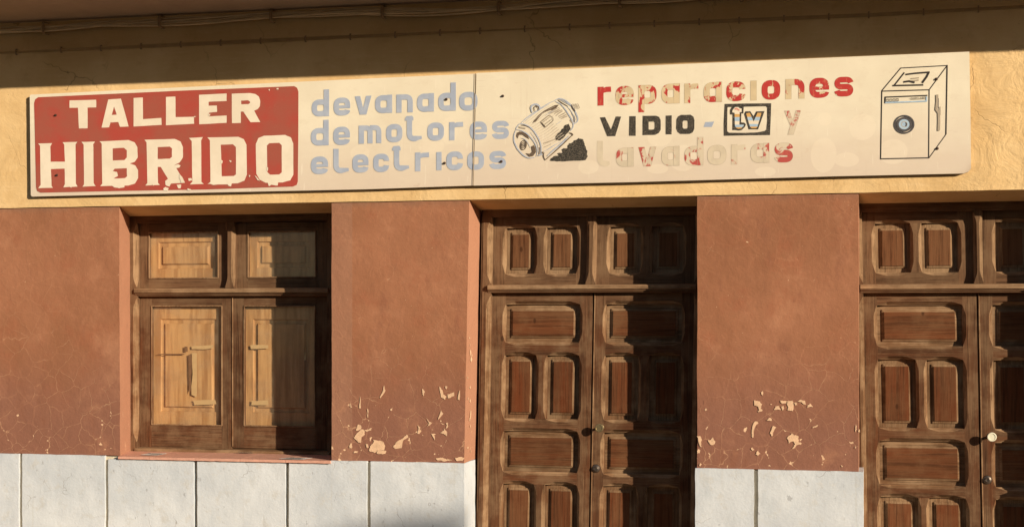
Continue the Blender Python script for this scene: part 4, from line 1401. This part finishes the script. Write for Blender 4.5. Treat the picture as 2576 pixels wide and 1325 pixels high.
v_i = [(950, 450), (1060, 425), (1095, 480), (1195, 715), (1325, 430), (1455, 430), (1320, 900), (1280, 940), (1130, 940), (1075, 890)]


def band(loop, ya, yb):
    """part of a polygon between two heights"""
    def clip(lp, y, keep_below):
        out = []
        for i in range(len(lp)):
            p, q = lp[i], lp[(i + 1) % len(lp)]
            ip, iq = (p[1] >= y) == keep_below, (q[1] >= y) == keep_below
            if ip: out.append(p)
            if ip != iq:
                t = (y - p[1]) / (q[1] - p[1])
                out.append((p[0] + (q[0] - p[0]) * t, y))
        return out
    return clip(clip(loop, ya, True), yb, False)


pcs = [('poly', [[z3(*p) for p in fr_o], [z3(*p) for p in fr_i]], 0), ('poly', [[z3(*p) for p in t_o]], 0), ('poly', [[z3(*p) for p in v_o]], 0)]
pcs += [('poly', [[z3(*p) for p in t_i]], 1), ('poly', [[z3(*p) for p in v_i]], 1)]
vl = [(950, 450), (1060, 425), (1095, 480), (1195, 715), (1195, 720), (1000, 720)]
for ya, yb, mi in ((470, 570, 2), (570, 700, 3), (820, 905, 3), (905, 965, 2)):
    pcs.append(('poly', [[z3(*p) for p in band(t_i, ya, yb)]], mi))
vleft = [(950, 450), (1060, 425), (1095, 480), (1195, 715), (1150, 720), (1020, 700)]
vright = [(1325, 430), (1455, 430), (1385, 690), (1240, 720), (1195, 715)]
for lp in (vleft, vright):
    pcs.append(('poly', [[z3(*p) for p in band(lp, 425, 565)]], 2))
    pcs.append(('poly', [[z3(*p) for p in band(lp, 565, 680)]], 3))
pcs.append(('poly', [[z3(*p) for p in band(v_i, 800, 885)]], 3))
pcs.append(('poly', [[z3(*p) for p in band(v_i, 885, 941)]], 2))
pcs.append(('poly', [[z3(*p) for p in [(550, 310), (600, 262), (650, 265), (735, 325), (725, 360), (690, 355), (650, 320), (600, 322)]]], 4))
ink("tv_emblem", [M['scribble'], M['cream'], M['gold'], M['sky'], M['pinkr']], pcs, 1)

# electric motor drawing
zm = lambda x, y: (1276.7 + x * .1376, 232.7 + y * .1377)
random.seed(21)


def brush(path, w, mi, conv, close=False, jit=0.0):
    p2 = fillet(path, 40, close, 5) if len(path) > 2 else path
    n = len(p2)
    k = conv(1, 0)[0] - conv(0, 0)[0]
    if close:
        ws = [w * k * random.uniform(0.8, 1.2) for _ in p2]
    else:
        ws = [w * k * (0.35 + 0.65 * math.sin(math.pi * (i + 0.6) / (n + 0.2)) ** 0.5) * random.uniform(0.85, 1.15) for i in range(n)]
    return ('rib', ([conv(*p) for p in p2], ws, close), mi)


Pm = []
Bc, Kc, Gc, Sc = 0, 1, 2, 3
bl = lambda path, w=22, close=False: Pm.append(brush(path, w, Bc, zm, close))
gy = lambda path, w=8: Pm.append(brush(path, w, Gc, zm))
bk = lambda path, w=12: Pm.append(brush(path, w, Kc, zm))
fan0, fan1 = [(290, 540), (420, 420), (600, 290), (850, 160)], [(650, 1060), (880, 930), (1090, 790), (1180, 720)]
for k in range(1, 15):                                   # cooling fins
    t = k / 15
    q = [(a[0] + (c[0] - a[0]) * t, a[1] + (c[1] - a[1]) * t) for a, c in zip(fan0, fan1)]
    mid = math.sin(t * math.pi) * 40
    q = [q[0], (q[1][0] + 20, q[1][1] + mid * .2), (q[2][0], q[2][1] + mid * .1), (q[0][0] + (q[3][0] - q[0][0]) * (0.55 + 0.4 * (t < .35)), q[0][1] + (q[3][1] - q[0][1]) * (0.55 + 0.4 * (t < .35)))]
    Pm.append(brush(q, 7, 5, zm))
bl([(250, 560), (330, 480), (480, 375), (640, 270), (760, 195), (880, 145)], 20)
bl([(300, 545), (450, 420), (600, 310), (760, 220)], 9)
bl([(860, 150), (950, 105), (1060, 145), (1170, 240), (1240, 350), (1290, 470), (1280, 545), (1200, 575)], 26)
bl([(880, 165), (980, 215), (1060, 310), (1130, 420), (1190, 520), (1210, 590), (1190, 660), (1150, 700)], 24)
bl([(930, 110), (1010, 160), (1090, 200), (1170, 250)], 12)
bl([(1090, 250), (1160, 330), (1210, 430), (1240, 560)], 12)
bl([(215, 575), (300, 575), (400, 620), (480, 700), (560, 820), (610, 950), (620, 1080), (600, 1150)], 24)
bl([(215, 575), (165, 640), (150, 680)], 16)
bl([(165, 680), (250, 690), (370, 760), (460, 860), (520, 960), (545, 1060), (530, 1170)], 20)
bl([(150, 690), (115, 780), (120, 900), (180, 1030), (290, 1150), (400, 1205), (500, 1180)], 24)
bl([(420, 720), (500, 830), (560, 950), (570, 1100)], 10)
bl([(560, 1150), (640, 1130)], 22)
bl([(250, 830), (320, 850), (380, 920), (420, 1010)], 12)
bl([(730, 1160), (800, 1090), (900, 1010), (1000, 930), (1130, 790)], 26)
bl([(660, 1080), (760, 1030), (860, 960), (980, 900)], 14)
bl([(820, 1070), (950, 960), (1080, 830)], 12)
bl([(700, 420), (760, 380), (850, 330)], 10)
bl([(900, 580), (990, 520)], 9)
ring_l = [(455, 370), (425, 300), (440, 240), (500, 212), (560, 225), (600, 270), (590, 310)]
bl(ring_l, 34)
bk([(510, 350), (478, 300), (495, 258), (540, 250), (568, 285), (560, 335)], 15)
bk([(1165, 225), (1205, 300), (1240, 345)], 16)
for (ox, oy) in ((0, 0), (22, 4), (44, -2), (66, 2), (88, -6)):
    bk([(1190 + ox, 205 + oy), (1215 + ox * 1.0, 250 + oy), (1232 + ox, 300 + oy)], 8)
Pm.append(('poly', [[zm(*p) for p in [(940, 225), (860, 235), (760, 285), (660, 340), (560, 420), (490, 500), (450, 565), (520, 530), (580, 455), (640, 390), (760, 320), (830, 330), (900, 280)]]], 4))
for q in ([(740, 370), (830, 335), (950, 270)], [(760, 385), (870, 350), (960, 300)], [(850, 390), (930, 345), (1000, 320)], [(880, 430), (950, 370), (1010, 340)], [(930, 440), (1000, 400), (1060, 370)], [(950, 460), (1030, 430), (1090, 395)], [(980, 480), (1050, 450), (1100, 430)]):
    gy(q, 22)
bk([(690, 350), (760, 320), (850, 300)], 22)
Pm.append(('poly', [[zm(*p) for p in jag([(1130, 570), (1060, 590), (1000, 670), (930, 740), (880, 800), (870, 860), (960, 880), (1030, 830), (1100, 740), (1150, 670)], 8, 5)]], 3))
gy([(660, 930), (780, 890), (880, 850)], 24)
gy([(670, 1000), (800, 940)], 14)
gy([(1140, 500), (1190, 560)], 16)
bk([(920, 135), (970, 180), (1030, 215), (1110, 260)], 16)
bk([(1180, 385), (1220, 440), (1230, 520), (1220, 540)], 26)
Pm.append(('poly', [[zm(*p) for p in [(160, 790), (175, 735), (220, 715), (300, 730), (370, 790), (400, 855), (340, 820), (270, 770), (210, 775), (185, 845)]]], 4))
Pm.append(('poly', [[zm(*p) for p in [(430, 990), (480, 960), (510, 1010), (520, 1090), (470, 1160), (400, 1175), (330, 1110), (410, 1120), (450, 1080)]]], 4))
Pm.append(('poly', [[zm(*p) for p in [(200, 620), (330, 645), (330, 670), (215, 650)]]], 2))
bk([(250, 600), (340, 605), (410, 645)], 12)
bk([(580, 1000), (585, 1060), (575, 1140)], 16)
for rx, ry, w in ((58, 84, 13), (36, 55, 10), (16, 26, 9)):
    el = [(290 + rx * math.cos(a) * .9 - ry * math.sin(a) * .28, 962 + ry * math.sin(a) + rx * math.cos(a) * .35) for a in [2 * math.pi * i / 18 for i in range(18)]]
    Pm.append(('rib', ([zm(*p) for p in el], w * .1376, True), 1))
bk([(1130, 735), (1200, 760), (1190, 790)], 22)
bk([(1200, 765), (1080, 880), (900, 1050), (690, 1235)], 20)
bk([(690, 1235), (650, 1160), (670, 1095)], 18)
bk([(625, 1085), (650, 1110)], 24)
plate = [(605, 540), (765, 415), (830, 460), (840, 510), (690, 640)]
Pm.append(('rib', ([zm(*p) for p in plate], 1.0, True), 1))
Pm.append(('rib', ([zm(*p) for p in [(618, 548), (690, 625)]], 2.0, False), 1))
for j in range(2):
    for i in range(7):
        x0, y0 = 650 + i * 19 + j * 40, 520 - i * 13 + j * 40
        Pm.append(('rib', ([zm(x0, y0), zm(x0 + 9 * ((i + j) % 2), y0 + 24)], 0.55, False), 1))
ink("motor_drawing", [M['line'], M['brownink'], M['greyink'], M['scribble'], M['brownink'], M['fingrey']], Pm, 1)
hill = [(765, 1245), (780, 1225), (800, 1195), (860, 1160), (930, 1150), (905, 1110), (1000, 1100), (985, 1045), (1020, 1018), (1090, 1015), (1100, 965), (1130, 930), (1200, 910), (1205, 880), (1260, 865), (1300, 838), (1380, 850), (1400, 920),
        (1420, 980), (1445, 1040), (1460, 1080), (1450, 1130), (1465, 1170), (1425, 1240), (1200, 1248), (950, 1262)]
ink("shadow_drawing", [M['scribble']], [('poly', [jag([zm(*p) for p in hill], 0.8, 4)], 0)], 1)

# washing machine drawing
zw = lambda x, y: (2201.3 + x * .1994, 150.9 + y * .1994)
Pw = []
ln = lambda pts, w, mi=0, close=False: Pw.append(('rib', ([zw(*p) for p in pts], w * .1994, close), mi))
ln([(88, 385), (325, 102)], 14)
ln([(325, 104), (910, 72)], 12)
ln([(85, 395), (685, 378)], 14)
ln([(85, 385), (70, 1255)], 16)
ln([(68, 1248), (680, 1235)], 14)
ln([(683, 378), (677, 1235)], 13)
ln([(683, 378), (910, 72)], 12)
ln([(910, 65), (895, 940)], 16)
ln([(895, 940), (680, 1238)], 10)
ln([(370, 160), (240, 325)], 17)
ln([(220, 325), (610, 316)], 19)
ln([(385, 185), (500, 170), (690, 155)], 20)
ln([(680, 155), (650, 215), (595, 290)], 26)
ln([(452, 238), (555, 226)], 15, 1)
ln([(450, 268), (550, 256)], 17, 1)
ln([(360, 278), (430, 268), (500, 285)], 22)
ln([(122, 470), (662, 448)], 14)
ln([(130, 470), (127, 545)], 16)
ln([(128, 540), (655, 520)], 17, 2)
ln([(650, 462), (650, 525)], 20, 2)
for k in range(4):
    x0 = 145 + k * 41
    ln([(x0, 497 - k * 2), (x0 + 28, 496 - k * 2), (x0 + 28, 524 - k * 2), (x0, 525 - k * 2)], 5, 0, True)
ln([(448, 498), (638, 490)], 4)


def ell(cx, cy, rx, ry, w, mi):
    Pw.append(('rib', ([zw(cx + rx * math.cos(a), cy + ry * math.sin(a)) for a in [2 * math.pi * i / 32 for i in range(32)]], w * .1994, True), mi))


ell(368, 813, 120, 109, 20, 3)
ell(369, 813, 84, 76, 32, 3)
Pw.append(('poly', [[zw(367 + 68 * math.cos(a), 813 + 64 * math.sin(a)) for a in [2 * math.pi * i / 24 for i in range(24)]]], 4))
ell(368, 812, 36, 34, 8, 1)
ln([(385, 790), (398, 812), (385, 840)], 18, 3)
ln([(783, 438), (785, 520), (775, 625), (805, 665), (808, 760), (804, 893)], 32, 1)
ln([(800, 485), (798, 600), (810, 640)], 8, 3)
ln([(822, 588), (822, 700)], 12, 1)
o = ink("washing_machine_drawing", [M['ink'], M['greyink'], M['sky'], M['darkgrey'], M['sky']], Pw, 1)


def tiny_text(txt, x0, x1, y, h):
    cu = bpy.data.curves.new("text", 'FONT')
    cu.body = txt
    ob = bpy.data.objects.new("text", cu)
    coll.objects.link(ob)
    bpy.context.view_layer.update()
    me = bpy.data.meshes.new_from_object(ob.evaluated_get(bpy.context.evaluated_depsgraph_get()))
    bpy.data.objects.remove(ob)
    bpy.data.curves.remove(cu)
    xs = [v.co.x for v in me.vertices]
    mx = max(xs)
    b = MB()
    d = SD - 0.0075
    vs = []
    for v in me.vertices:
        px, py = zw(x0 + (x1 - x0) * v.co.x / mx, y - h * v.co.y - (x1 - x0) * v.co.x / mx * .04)
        x, z = W(px, py, d)
        vs.append((x, d, z))
    b.add(vs, [list(p.vertices) for p in me.polygons])
    bpy.data.meshes.remove(me)
    b.build("lettering", [M['ink']], sign)


tiny_text("modelo c.300", 445, 636, 488, 26)

# bolts
for (px, py) in [z1(460, 333), z1(470, 826), z2(1310, 305), z2(1295, 830), z2(1775, 278), z2(1763, 817), zw(775, 243), zw(785, 1118)]:
    x, z = W(px, py, SD)
    b = MB()
    b.lathe_y(x, z, [(0.0085, SD - 0.002), (0.0080, SD - 0.005), (0.0058, SD - 0.006), (0.0052, SD - 0.011), (0.0001, SD - 0.012)], 12)
    b.build("bolt", [M['rust']], sign)

# letters that cross the joint are cut where the boards meet: a dark gap strip lies over the joint
b = MB()
za_, zb2 = SEAM_T[1], SEAM_B[1]
y = SD - 0.0068
b.add([(SEAM_T[0] - 0.0022, y, za_), (SEAM_T[0] + 0.0022, y, za_), (SEAM_B[0] + 0.0026, y, zb2), (SEAM_B[0] - 0.0026, y, zb2)], [(0, 3, 2, 1)])
b.build("joint", [M['boardedge']], sign)
